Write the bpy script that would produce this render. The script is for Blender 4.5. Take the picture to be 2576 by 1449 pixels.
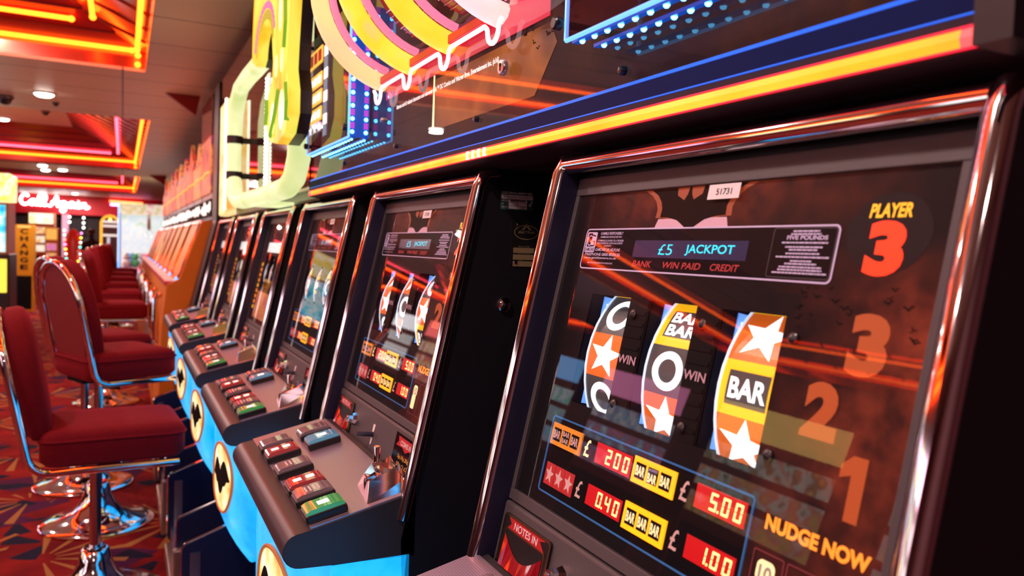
import bpy, bmesh, math, random
from math import sin, cos, pi, radians, hypot, atan2
from mathutils import Vector, Matrix

C = bpy.context.scene.collection
scene = bpy.context.scene
for _o in list(bpy.data.objects):
    bpy.data.objects.remove(_o)

# ------------------------------------------------------------------ camera
def make_camera(loc, yaw, pitch, roll, f_px):
    cam = bpy.data.cameras.new('camera')
    cam.sensor_fit = 'HORIZONTAL'
    cam.sensor_width = 36.0
    cam.lens = f_px / 2576.0 * 36.0
    cam.clip_start = 0.02
    cam.clip_end = 200
    cam.dof.use_dof = True
    cam.dof.focus_distance = 1.1
    cam.dof.aperture_fstop = 5.6
    o = bpy.data.objects.new('camera', cam)
    fw = Vector((sin(yaw) * cos(pitch), cos(yaw) * cos(pitch), sin(pitch)))
    rt = Vector((cos(yaw), -sin(yaw), 0))
    up = rt.cross(fw)
    r2 = cos(roll) * rt + sin(roll) * up
    u2 = -sin(roll) * rt + cos(roll) * up
    m = Matrix((r2, u2, -fw)).transposed().to_4x4()
    m.translation = Vector(loc)
    o.matrix_world = m
    C.objects.link(o)
    scene.camera = o

make_camera((-0.5344, -0.3251, 1.2751), 0.4668, -0.047, 0.035, 1950.0)

# ------------------------------------------------------------------ world, exposure
world = bpy.data.worlds.new('world')
scene.world = world
world.use_nodes = True
world.node_tree.nodes['Background'].inputs[0].default_value = (0.34, 0.15, 0.16, 1)
world.node_tree.nodes['Background'].inputs[1].default_value = 0.07
scene.view_settings.view_transform = 'Standard'
scene.view_settings.look = 'None'
scene.view_settings.gamma = 1.0
scene.view_settings.exposure = 0.0
scene.view_settings.use_curve_mapping = False
scene.cycles.use_denoising = True
scene.cycles.max_bounces = 8
scene.cycles.transparent_max_bounces = 12
scene.cycles.sample_clamp_indirect = 6.0

LAMP_WARM = (1.0, 0.72, 0.68)
LAMP_W = 25.0
CEIL = 2.4

# ------------------------------------------------------------------ materials
MATS = {}
def mat(name, color=(0.5, 0.5, 0.5), rough=0.5, metal=0.0, emit=None, es=1.0, coat=0.0, spec=0.5, noise=0.0, nscale=30.0, bump=0.0, sheen=0.0):
    if name in MATS:
        return MATS[name]
    m = bpy.data.materials.new(name)
    m.use_nodes = True
    nt = m.node_tree
    b = nt.nodes['Principled BSDF']
    b.inputs['Base Color'].default_value = (*color, 1)
    b.inputs['Roughness'].default_value = rough
    b.inputs['Metallic'].default_value = metal
    b.inputs['Coat Weight'].default_value = coat
    b.inputs['Coat Roughness'].default_value = 0.05
    b.inputs['Specular IOR Level'].default_value = spec
    b.inputs['Sheen Weight'].default_value = sheen
    if emit:
        b.inputs['Emission Color'].default_value = (*emit, 1)
        b.inputs['Emission Strength'].default_value = es
    if noise or bump:
        tc = nt.nodes.new('ShaderNodeTexCoord')
        n = nt.nodes.new('ShaderNodeTexNoise')
        n.inputs['Scale'].default_value = nscale
        n.inputs['Detail'].default_value = 3
        nt.links.new(tc.outputs['Object'], n.inputs['Vector'])
        if noise:
            mx = nt.nodes.new('ShaderNodeMix')
            mx.data_type = 'RGBA'
            mx.inputs[6].default_value = (*[c * (1 - noise) for c in color], 1)
            mx.inputs[7].default_value = (*[min(1, c * (1 + noise)) for c in color], 1)
            nt.links.new(n.outputs['Fac'], mx.inputs[0])
            nt.links.new(mx.outputs[2], b.inputs['Base Color'])
        if bump:
            bp = nt.nodes.new('ShaderNodeBump')
            bp.inputs['Strength'].default_value = bump
            bp.inputs['Distance'].default_value = 0.002
            nt.links.new(n.outputs['Fac'], bp.inputs['Height'])
            nt.links.new(bp.outputs['Normal'], b.inputs['Normal'])
    MATS[name] = m
    return m

def glow(name, color, s, base=None, rough=0.3):
    return mat(name, base or tuple(min(1, c * 0.6) for c in color), rough=rough, emit=color, es=s)

def glass(name, tint=(1, 1, 1), ior=1.5, rough=0.0):
    if name in MATS:
        return MATS[name]
    m = bpy.data.materials.new(name)
    m.use_nodes = True
    nt = m.node_tree
    nt.nodes.clear()
    out = nt.nodes.new('ShaderNodeOutputMaterial')
    mx = nt.nodes.new('ShaderNodeMixShader')
    fr = nt.nodes.new('ShaderNodeFresnel')
    fr.inputs['IOR'].default_value = ior
    tr = nt.nodes.new('ShaderNodeBsdfTransparent')
    tr.inputs['Color'].default_value = (*tint, 1)
    gl = nt.nodes.new('ShaderNodeBsdfGlossy')
    gl.inputs['Roughness'].default_value = rough
    geo = nt.nodes.new('ShaderNodeNewGeometry')
    front = nt.nodes.new('ShaderNodeMath')
    front.operation = 'MULTIPLY_ADD'
    nt.links.new(geo.outputs['Backfacing'], front.inputs[0])
    front.inputs[1].default_value = -1.0
    front.inputs[2].default_value = 1.0
    ml = nt.nodes.new('ShaderNodeMath')
    ml.operation = 'MULTIPLY'
    nt.links.new(fr.outputs[0], ml.inputs[0])
    nt.links.new(front.outputs[0], ml.inputs[1])
    nt.links.new(ml.outputs[0], mx.inputs[0])
    nt.links.new(tr.outputs[0], mx.inputs[1])
    nt.links.new(gl.outputs[0], mx.inputs[2])
    nt.links.new(mx.outputs[0], out.inputs[0])
    MATS[name] = m
    return m

class NT:
    """small node-graph helper"""
    def __init__(s, m):
        s.nt = m.node_tree
    def n(s, t, **kw):
        x = s.nt.nodes.new(t)
        for k, v in kw.items():
            setattr(x, k, v)
        return x
    def put(s, sock, v):
        if isinstance(v, (int, float)):
            sock.default_value = v
        elif isinstance(v, tuple):
            sock.default_value = v
        else:
            s.nt.links.new(v, sock)
    def math(s, op, a, b=None, c=None):
        x = s.n('ShaderNodeMath', operation=op)
        s.put(x.inputs[0], a)
        if b is not None:
            s.put(x.inputs[1], b)
        if c is not None:
            s.put(x.inputs[2], c)
        return x.outputs[0]
    def mix(s, f, a, b):
        x = s.n('ShaderNodeMix', data_type='RGBA')
        s.put(x.inputs[0], f)
        s.put(x.inputs[6], a if not (isinstance(a, tuple) and len(a) == 3) else (*a, 1))
        s.put(x.inputs[7], b if not (isinstance(b, tuple) and len(b) == 3) else (*b, 1))
        return x.outputs[2]
    def noise(s, vec, scale, detail=3):
        x = s.n('ShaderNodeTexNoise')
        x.inputs['Scale'].default_value = scale
        x.inputs['Detail'].default_value = detail
        s.nt.links.new(vec, x.inputs['Vector'])
        return x.outputs['Fac']
    def ramp(s, f, lo, hi):
        x = s.n('ShaderNodeMapRange')
        x.inputs['From Min'].default_value = lo
        x.inputs['From Max'].default_value = hi
        s.put(x.inputs['Value'], f)
        return x.outputs[0]

def carpet_material():
    m = bpy.data.materials.new('carpet')
    m.use_nodes = True
    g = NT(m)
    b = g.nt.nodes['Principled BSDF']
    tc = g.n('ShaderNodeTexCoord').outputs['Object']
    def burst(scale, off, rays, rmax, phase):
        mp = g.n('ShaderNodeMapping')
        mp.inputs['Location'].default_value = off
        g.nt.links.new(tc, mp.inputs['Vector'])
        v = g.n('ShaderNodeTexVoronoi', voronoi_dimensions='2D')
        v.inputs['Scale'].default_value = scale
        g.nt.links.new(mp.outputs[0], v.inputs['Vector'])
        sub = g.n('ShaderNodeVectorMath', operation='SUBTRACT')
        g.nt.links.new(mp.outputs[0], sub.inputs[0])
        g.nt.links.new(v.outputs['Position'], sub.inputs[1])
        sp = g.n('ShaderNodeSeparateXYZ')
        g.nt.links.new(sub.outputs[0], sp.inputs[0])
        ang = g.math('ARCTAN2', sp.outputs[1], sp.outputs[0])
        col = g.n('ShaderNodeSeparateColor')
        g.nt.links.new(v.outputs['Color'], col.inputs[0])
        d = v.outputs['Distance']
        w = g.math('SINE', g.math('ADD', g.math('MULTIPLY', ang, rays), g.math('MULTIPLY', col.outputs[0], 6.28)))
        on = g.math('GREATER_THAN', w, phase)
        # rays only in a half turn of each burst, between an inner and an outer radius
        half = g.math('GREATER_THAN', g.math('SINE', g.math('ADD', ang, g.math('MULTIPLY', col.outputs[1], 6.28))), -0.15)
        a = g.math('LESS_THAN', d, rmax)
        c = g.math('GREATER_THAN', d, 0.10)
        return g.math('MULTIPLY', g.math('MULTIPLY', on, half), g.math('MULTIPLY', a, c)), col.outputs[2], d
    gold, ca, d1 = burst(1.9, (0.3, 0.1, 0), 13.0, 0.62, 0.70)
    navy, cb, d2 = burst(2.6, (3.7, 1.9, 0), 4.0, 0.48, 0.35)
    purple, cc, d3 = burst(1.5, (7.1, 5.2, 0), 3.0, 0.55, 0.5)
    nz = g.noise(tc, 5.0)
    base = g.mix(g.ramp(nz, 0.35, 0.65), (0.15, 0.005, 0.007), (0.30, 0.013, 0.009))
    col = g.mix(purple, base, (0.085, 0.012, 0.05))
    col = g.mix(navy, col, (0.016, 0.014, 0.032))
    col = g.mix(gold, col, (0.40, 0.17, 0.045))
    fine = g.noise(tc, 420.0, 2)
    col2 = g.mix(g.ramp(fine, 0.3, 0.7), g.mix(0.35, col, (0, 0, 0)), col)
    g.nt.links.new(col2, b.inputs['Base Color'])
    b.inputs['Roughness'].default_value = 0.95
    b.inputs['Specular IOR Level'].default_value = 0.1
    bp = g.n('ShaderNodeBump')
    bp.inputs['Strength'].default_value = 0.4
    bp.inputs['Distance'].default_value = 0.003
    g.nt.links.new(fine, bp.inputs['Height'])
    g.nt.links.new(bp.outputs['Normal'], b.inputs['Normal'])
    return m

def ceiling_material():
    m = bpy.data.materials.new('ceiling_panels')
    m.use_nodes = True
    g = NT(m)
    b = g.nt.nodes['Principled BSDF']
    tc = g.n('ShaderNodeTexCoord').outputs['Object']
    sp = g.n('ShaderNodeSeparateXYZ')
    g.nt.links.new(tc, sp.inputs[0])
    def joint(v, pitch, off, w):
        f = g.math('FRACT', g.math('DIVIDE', g.math('ADD', v, off), pitch))
        return g.math('LESS_THAN', f, w / pitch)
    j = g.math('MAXIMUM', joint(sp.outputs[0], 1.2, 0.55, 0.012), joint(sp.outputs[1], 0.6, 0.15, 0.014))
    nz = g.noise(tc, 2.0)
    base = g.mix(nz, (0.72, 0.66, 0.47), (0.80, 0.73, 0.54))
    col = g.mix(j, base, (0.20, 0.15, 0.12))
    g.nt.links.new(col, b.inputs['Base Color'])
    b.inputs['Roughness'].default_value = 0.42
    return m

def art_material(name, warm=(0.26, 0.036, 0.017), dark=(0.006, 0.004, 0.005), mode='machine'):
    """printed artwork: dark panel with rust-coloured clouds and fine brickwork streaks"""
    m = bpy.data.materials.new(name)
    m.use_nodes = True
    g = NT(m)
    b = g.nt.nodes['Principled BSDF']
    tc = g.n('ShaderNodeTexCoord').outputs['Object']
    sp = g.n('ShaderNodeSeparateXYZ')
    g.nt.links.new(tc, sp.inputs[0])
    n1 = g.noise(tc, 7.0, 4)
    n2 = g.noise(tc, 40.0, 4)
    if mode == 'machine':
        # the rust area runs down the right-hand column and across the head of the glass
        right = g.ramp(sp.outputs[1], 0.20, 0.08)
        head = g.ramp(sp.outputs[2], 1.27, 1.34)
        mid = g.math('SUBTRACT', 1.0, g.math('ABSOLUTE', g.math('MULTIPLY', g.math('SUBTRACT', sp.outputs[1], 0.34), 3.6)))
        right = g.math('MULTIPLY', right, g.ramp(sp.outputs[2], 1.30, 1.24))
        mask = g.math('MAXIMUM', right, g.math('MULTIPLY', head, g.math('MAXIMUM', mid, 0.0)))
    else:
        mask = g.ramp(n1, 0.35, 0.7)
    mask = g.math('MULTIPLY', g.math('MAXIMUM', g.math('MINIMUM', mask, 1.0), 0.0), g.ramp(n1, 0.25, 0.7))
    mask = g.math('MULTIPLY', mask, g.ramp(n2, 0.2, 0.65))
    col = g.mix(mask, dark, warm)
    g.nt.links.new(g.mix(0.6, col, (0.004, 0.003, 0.003)), b.inputs['Base Color'])
    g.nt.links.new(col, b.inputs['Emission Color'])
    b.inputs['Emission Strength'].default_value = 0.7
    b.inputs['Roughness'].default_value = 0.5
    b.inputs['Specular IOR Level'].default_value = 0.08
    MATS[name] = m
    return m

def streaks(name, cols, scale, es, stretch=(1, 1, 1)):
    """backlit printed picture of blended colours"""
    m = bpy.data.materials.new(name)
    m.use_nodes = True
    g = NT(m)
    b = g.nt.nodes['Principled BSDF']
    mp = g.n('ShaderNodeMapping')
    mp.inputs['Scale'].default_value = stretch
    g.nt.links.new(g.n('ShaderNodeTexCoord').outputs['Object'], mp.inputs['Vector'])
    f = g.noise(mp.outputs[0], scale, 3)
    cr = g.n('ShaderNodeValToRGB')
    e = cr.color_ramp.elements
    e[0].position = 0.3
    e[0].color = (*cols[0], 1)
    e[1].position = 0.7
    e[1].color = (*cols[-1], 1)
    for i, c in enumerate(cols[1:-1]):
        x = e.new(0.3 + 0.4 * (i + 1) / (len(cols) - 1))
        x.color = (*c, 1)
    g.nt.links.new(f, cr.inputs[0])
    g.nt.links.new(g.mix(0.6, cr.outputs[0], (0.01, 0.01, 0.01)), b.inputs['Base Color'])
    g.nt.links.new(cr.outputs[0], b.inputs['Emission Color'])
    b.inputs['Emission Strength'].default_value = es
    b.inputs['Roughness'].default_value = 0.4
    b.inputs['Specular IOR Level'].default_value = 0.25
    MATS[name] = m
    return m

CHROME = mat('chrome', (0.86, 0.84, 0.86), rough=0.07, metal=1.0)
STEEL = mat('brushed_steel', (0.55, 0.53, 0.52), rough=0.28, metal=1.0)
CAB = mat('cabinet_black', (0.010, 0.009, 0.013), rough=0.42, noise=0.2, nscale=60)
NAVY = mat('cabinet_navy', (0.012, 0.012, 0.040), rough=0.40)
BEZ = mat('bezel_grey', (0.075, 0.062, 0.068), rough=0.5, bump=0.15, nscale=500)
NOSE = mat('deck_charcoal', (0.036, 0.030, 0.034), rough=0.36, bump=0.1, nscale=500)
BLACKP = mat('black_plastic', (0.012, 0.012, 0.014), rough=0.3)
RUBBER = mat('matt_black', (0.006, 0.006, 0.007), rough=0.7, spec=0.12)
GLASS = glass('clear_glass')
WHITEP = mat('white_paper', (0.85, 0.80, 0.82), rough=0.6)
INK = mat('black_ink', (0.008, 0.008, 0.008), rough=0.7, spec=0.08)
LILAC = mat('lilac_print', (0.50, 0.40, 0.56), rough=0.5, emit=(0.42, 0.30, 0.46), es=0.5)
DIMRED = mat('dim_red_print', (0.35, 0.03, 0.03), rough=0.5, emit=(0.30, 0.01, 0.012), es=0.8)

def dots_metal():
    m = bpy.data.materials.new('dotted_deck_metal')
    m.use_nodes = True
    g = NT(m)
    b = g.nt.nodes['Principled BSDF']
    tc = g.n('ShaderNodeTexCoord').outputs['Object']
    sp = g.n('ShaderNodeSeparateXYZ')
    g.nt.links.new(tc, sp.inputs[0])
    def wv(v, p):
        return g.math('SINE', g.math('MULTIPLY', v, 2 * pi / p))
    d = g.math('GREATER_THAN', g.math('ADD', wv(sp.outputs[0], 0.0032), wv(sp.outputs[1], 0.0032)), 0.7)
    g.nt.links.new(g.mix(d, (0.56, 0.46, 0.58), (0.30, 0.24, 0.32)), b.inputs['Base Color'])
    b.inputs['Metallic'].default_value = 0.75
    b.inputs['Roughness'].default_value = 0.33
    MATS['dotted_deck_metal'] = m
    return m
DECKM = dots_metal()

def velvet():
    m = mat('red_velvet', (0.140, 0.0045, 0.009), rough=0.85, spec=0.12, noise=0.25, nscale=90, bump=0.25, sheen=0.3)
    m.node_tree.nodes['Principled BSDF'].inputs['Sheen Tint'].default_value = (0.8, 0.05, 0.08, 1)
    return m
VELVET = velvet()
VELVET_BACK = mat('red_vinyl_back', (0.23, 0.014, 0.016), rough=0.55)

# ------------------------------------------------------------------ mesh builder
class MB:
    def __init__(s):
        s.v = []
        s.f = []
        s.mi = []
        s.mats = []
    def m(s, material):
        if material not in s.mats:
            s.mats.append(material)
        return s.mats.index(material)
    def add(s, verts, faces, material):
        k = len(s.v)
        i = s.m(material)
        s.v.extend([tuple(p) for p in verts])
        for f in faces:
            s.f.append([k + a for a in f])
            s.mi.append(i)
    def poly(s, pts, material):
        s.add(pts, [list(range(len(pts)))], material)
    def fbox(s, F, a0, a1, b0, b1, c0, c1, material):
        P = [F(a, b, c) for c in (c0, c1) for b in (b0, b1) for a in (a0, a1)]
        s.add(P, [[0, 2, 3, 1], [4, 5, 7, 6], [0, 1, 5, 4], [2, 6, 7, 3], [0, 4, 6, 2], [1, 3, 7, 5]], material)
    def box(s, x0, x1, y0, y1, z0, z1, material):
        s.fbox(lambda a, b, c: (a, b, c), x0, x1, y0, y1, z0, z1, material)
    def prism(s, F, pts, c0, c1, material, caps=True):
        n = len(pts)
        P = [F(a, b, c0) for a, b in pts] + [F(a, b, c1) for a, b in pts]
        fs = [[i, (i + 1) % n, n + (i + 1) % n, n + i] for i in range(n)]
        if caps:
            fs += [list(range(n))[::-1], list(range(n, 2 * n))]
        s.add(P, fs, material)
    def tube(s, path, r, material, seg=12, closed=False, caps=True):
        path = [Vector(p) for p in path]
        n = len(path)
        rr = r if isinstance(r, (list, tuple)) else [r] * n
        rings = []
        prev = None
        for i, p in enumerate(path):
            if closed:
                t = (path[(i + 1) % n] - path[i - 1])
            else:
                t = path[min(i + 1, n - 1)] - path[max(i - 1, 0)]
            t.normalize()
            if prev is None:
                a = Vector((0, 0, 1)) if abs(t.z) < 0.9 else Vector((1, 0, 0))
                u = t.cross(a).normalized()
            else:
                u = (prev - t * prev.dot(t)).normalized()
            prev = u
            w = t.cross(u)
            rings.append([p + rr[i] * (cos(2 * pi * k / seg) * u + sin(2 * pi * k / seg) * w) for k in range(seg)])
        V = [q for ring in rings for q in ring]
        fs = []
        for i in range(n if closed else n - 1):
            j = (i + 1) % n
            for k in range(seg):
                l = (k + 1) % seg
                fs.append([i * seg + k, i * seg + l, j * seg + l, j * seg + k])
        if caps and not closed:
            fs.append(list(range(seg))[::-1])
            fs.append([(n - 1) * seg + k for k in range(seg)])
        s.add(V, fs, material)
    def lathe(s, prof, material, o=(0, 0, 0), ax=(0, 0, 1), seg=32):
        o = Vector(o)
        ax = Vector(ax).normalized()
        a = Vector((1, 0, 0)) if abs(ax.x) < 0.9 else Vector((0, 1, 0))
        u = ax.cross(a).normalized()
        w = ax.cross(u)
        V = []
        for r, z in prof:
            for k in range(seg):
                t = 2 * pi * k / seg
                V.append(o + ax * z + r * (cos(t) * u + sin(t) * w))
        fs = []
        for i in range(len(prof) - 1):
            for k in range(seg):
                l = (k + 1) % seg
                fs.append([i * seg + k, i * seg + l, (i + 1) * seg + l, (i + 1) * seg + k])
        if prof[0][0] > 1e-6:
            fs.append(list(range(seg))[::-1])
        if prof[-1][0] > 1e-6:
            fs.append([(len(prof) - 1) * seg + k for k in range(seg)])
        s.add(V, fs, material)
    def ball(s, c, r, material, seg=14, rings=8, sc=(1, 1, 1)):
        pr = []
        for i in range(rings + 1):
            t = -pi / 2 + pi * i / rings
            pr.append((max(0.0, r * cos(t)), r * sin(t)))
        k = len(s.v)
        s.lathe(pr, material, (0, 0, 0), (0, 0, 1), seg)
        for i in range(k, len(s.v)):
            p = s.v[i]
            s.v[i] = (c[0] + p[0] * sc[0], c[1] + p[1] * sc[1], c[2] + p[2] * sc[2])
    def text(s, body, F, a0, a1, b0, b1, h, material, bold=0.0, shear=0.0):
        """lettering filling the box a0..a1 (reading direction), b0 (top)..b1 (bottom) on the surface F"""
        vs, fs = glyphs(body, bold, shear)
        s.add([F(a0 + (a1 - a0) * x, b1 + (b0 - b1) * y, h) for x, y in vs], fs, material)
    def build(s, name, parent=None, smooth=False, bevel=0.0, seg=2, angle=35):
        me = bpy.data.meshes.new(name)
        me.from_pydata(s.v, [], s.f)
        for m in s.mats:
            me.materials.append(m)
        me.polygons.foreach_set('material_index', s.mi)
        bm = bmesh.new()
        bm.from_mesh(me)
        bmesh.ops.recalc_face_normals(bm, faces=bm.faces)
        bm.to_mesh(me)
        bm.free()
        if smooth:
            me.polygons.foreach_set('use_smooth', [True] * len(me.polygons))
            me.set_sharp_from_angle(angle=radians(angle))
        me.update()
        o = bpy.data.objects.new(name, me)
        C.objects.link(o)
        if parent:
            o.parent = parent
        if bevel:
            b = o.modifiers.new('edge', 'BEVEL')
            b.width = bevel
            b.segments = seg
            b.limit_method = 'ANGLE'
            b.angle_limit = radians(40)
            if smooth:
                b.harden_normals = True
        return o

_gl = {}
def glyphs(body, bold=0.0, shear=0.0):
    key = (body, bold, shear)
    if key in _gl:
        return _gl[key]
    cu = bpy.data.curves.new('glyph', 'FONT')
    cu.body = body
    cu.offset = bold
    cu.shear = shear
    cu.resolution_u = 4
    o = bpy.data.objects.new('glyph', cu)
    me = o.to_mesh()
    vs = [(v.co.x, v.co.y) for v in me.vertices]
    fs = [list(p.vertices) for p in me.polygons]
    o.to_mesh_clear()
    bpy.data.objects.remove(o)
    bpy.data.curves.remove(cu)
    x0 = min(v[0] for v in vs)
    x1 = max(v[0] for v in vs)
    y0 = min(v[1] for v in vs)
    y1 = max(v[1] for v in vs)
    vs = [((x - x0) / (x1 - x0), (y - y0) / (y1 - y0)) for x, y in vs]
    _gl[key] = (vs, fs)
    return _gl[key]

def thing(name, label, cat, loc=(0, 0, 0), rz=0.0, group=None):
    o = bpy.data.objects.new(name, None)
    o.empty_display_size = 0.1
    C.objects.link(o)
    o.location = loc
    o.rotation_euler = (0, 0, rz)
    o['label'] = label
    o['category'] = cat
    if group:
        o['group'] = group
    return o

def tag(o, label, cat, group=None):
    o['label'] = label
    o['category'] = cat
    if group:
        o['group'] = group
    return o

def struct(o):
    o['kind'] = 'structure'
    return o

def copy_thing(root, loc, rz=0.0, label=None, group=None):
    r = root.copy()
    C.objects.link(r)
    r.location = loc
    r.rotation_euler = (0, 0, rz)
    if label:
        r['label'] = label
    if group:
        r['group'] = group
    for ch in list(root.children):
        c = ch.copy()
        C.objects.link(c)
        c.parent = r
        for gch in list(ch.children):
            d = gch.copy()
            C.objects.link(d)
            d.parent = c
    return r

def arc(cx, cy, r, a0, a1, n):
    return [(cx + r * cos(a0 + (a1 - a0) * i / n), cy + r * sin(a0 + (a1 - a0) * i / n)) for i in range(n + 1)]

def rrect(a0, a1, b0, b1, r, n=5):
    return (arc(a1 - r, b1 - r, r, 0, pi / 2, n) + arc(a0 + r, b1 - r, r, pi / 2, pi, n)
            + arc(a0 + r, b0 + r, r, pi, 3 * pi / 2, n) + arc(a1 - r, b0 + r, r, 3 * pi / 2, 2 * pi, n))

def ring_strip(mb, F, outer, inner, h, material):
    n = len(outer)
    P = [F(a, b, h) for a, b in outer] + [F(a, b, h) for a, b in inner]
    mb.add(P, [[i, (i + 1) % n, n + (i + 1) % n, n + i] for i in range(n)], material)

def star_pts(cx, cy, r, rot=0.0, sx=1.0, sy=1.0, inner=0.42):
    return [(cx + sx * (r if i % 2 == 0 else r * inner) * sin(rot + pi * i / 5),
             cy - sy * (r if i % 2 == 0 else r * inner) * cos(rot + pi * i / 5)) for i in range(10)]

XYZ = lambda a, b, c: (a, b, c)

# ------------------------------------------------------------------ lights in the ceiling
def downlight(x, y, label, z=CEIL, w=LAMP_W, group='round downlights in the ceiling'):
    t = thing('ceiling_downlight', label, 'ceiling light', (x, y, z), 0, group)
    mb = MB()
    mb.lathe([(0.075, -0.012), (0.085, -0.004), (0.085, 0.0), (0.06, 0.0), (0.06, -0.010)], mat('white_trim', (0.7, 0.68, 0.65), 0.4), seg=24)
    mb.build('trim_ring', t, True)
    mb = MB()
    mb.lathe([(0.068, -0.006), (0.066, -0.018), (0.048, -0.030), (0.0, -0.036)], glow('downlight_lens', (1.0, 0.90, 0.78), 14.0), seg=24)
    mb.build('lens', t)
    li = bpy.data.lights.new('downlight_beam', 'AREA')
    li.shape = 'DISK'
    li.size = 0.12
    li.energy = w
    li.color = LAMP_WARM
    lo = bpy.data.objects.new('downlight_beam', li)
    C.objects.link(lo)
    lo.parent = t
    lo.location = (0, 0, -0.045)
    return t

# ------------------------------------------------------------------ room shell
X0, X1, Y0, Y1 = -6.0, 0.62, -3.0, 24.6
COFFERS = [(-5.2, -0.41, 0.8, 5.56), (-5.2, -0.31, 7.9, 13.96), (-5.2, -0.25, 15.6, 21.4)]
def build_room():
    mb = MB()
    mb.box(X0, X1, Y0, Y1, -0.05, 0, carpet_material())
    struct(mb.build('floor'))
    cm = ceiling_material()
    mb = MB()
    ys = [Y0]
    for c in COFFERS:
        ys += [c[2], c[3]]
    ys.append(Y1)
    for i in range(0, len(ys) - 1, 2):
        mb.box(X0, X1, ys[i], ys[i + 1], CEIL, CEIL + 0.02, cm)
    for c in COFFERS:
        mb.box(X0, c[0], c[2], c[3], CEIL, CEIL + 0.02, cm)
        mb.box(c[1], X1, c[2], c[3], CEIL, CEIL + 0.02, cm)
    struct(mb.build('ceiling'))
    dk = mat('wall_maroon', (0.10, 0.02, 0.03), 0.6, noise=0.15, nscale=3)
    mb = MB()
    mb.box(X1, X1 + 0.05, Y0, Y1, 0, CEIL + 1.0, dk)
    struct(mb.build('wall_right'))
    mb = MB()
    pale = mat('wall_dusky_red', (0.24, 0.07, 0.08), 0.6, noise=0.1, nscale=2)
    mb.box(X0 - 0.05, X0, Y0, Y1, 0, CEIL + 1.0, pale)
    struct(mb.build('wall_left'))
    mb = MB()
    mb.box(X0, X1, Y0 - 0.05, Y0, 0, CEIL + 1.0, mat('wall_plum', (0.22, 0.10, 0.12), 0.6))
    struct(mb.build('wall_front'))
    mb = MB()
    mb.box(X0, X1, Y1, Y1 + 0.05, 0, CEIL + 1.0, mat('wall_black', (0.012, 0.010, 0.014), 0.7))
    struct(mb.build('wall_back'))
    mb = MB()
    mb.box(-3.25, X1, 24.35, Y1, 1.87, CEIL, mat('fascia_red', (0.60, 0.010, 0.025), 0.5))
    struct(mb.build('trim_1'))
    mb = MB()
    mb.box(-2.02, -1.86, 24.2, 24.4, 0, 1.87, mat('pillar_lilac', (0.62, 0.40, 0.58), 0.6))
    struct(mb.build('trim_2'))
build_room()

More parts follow.
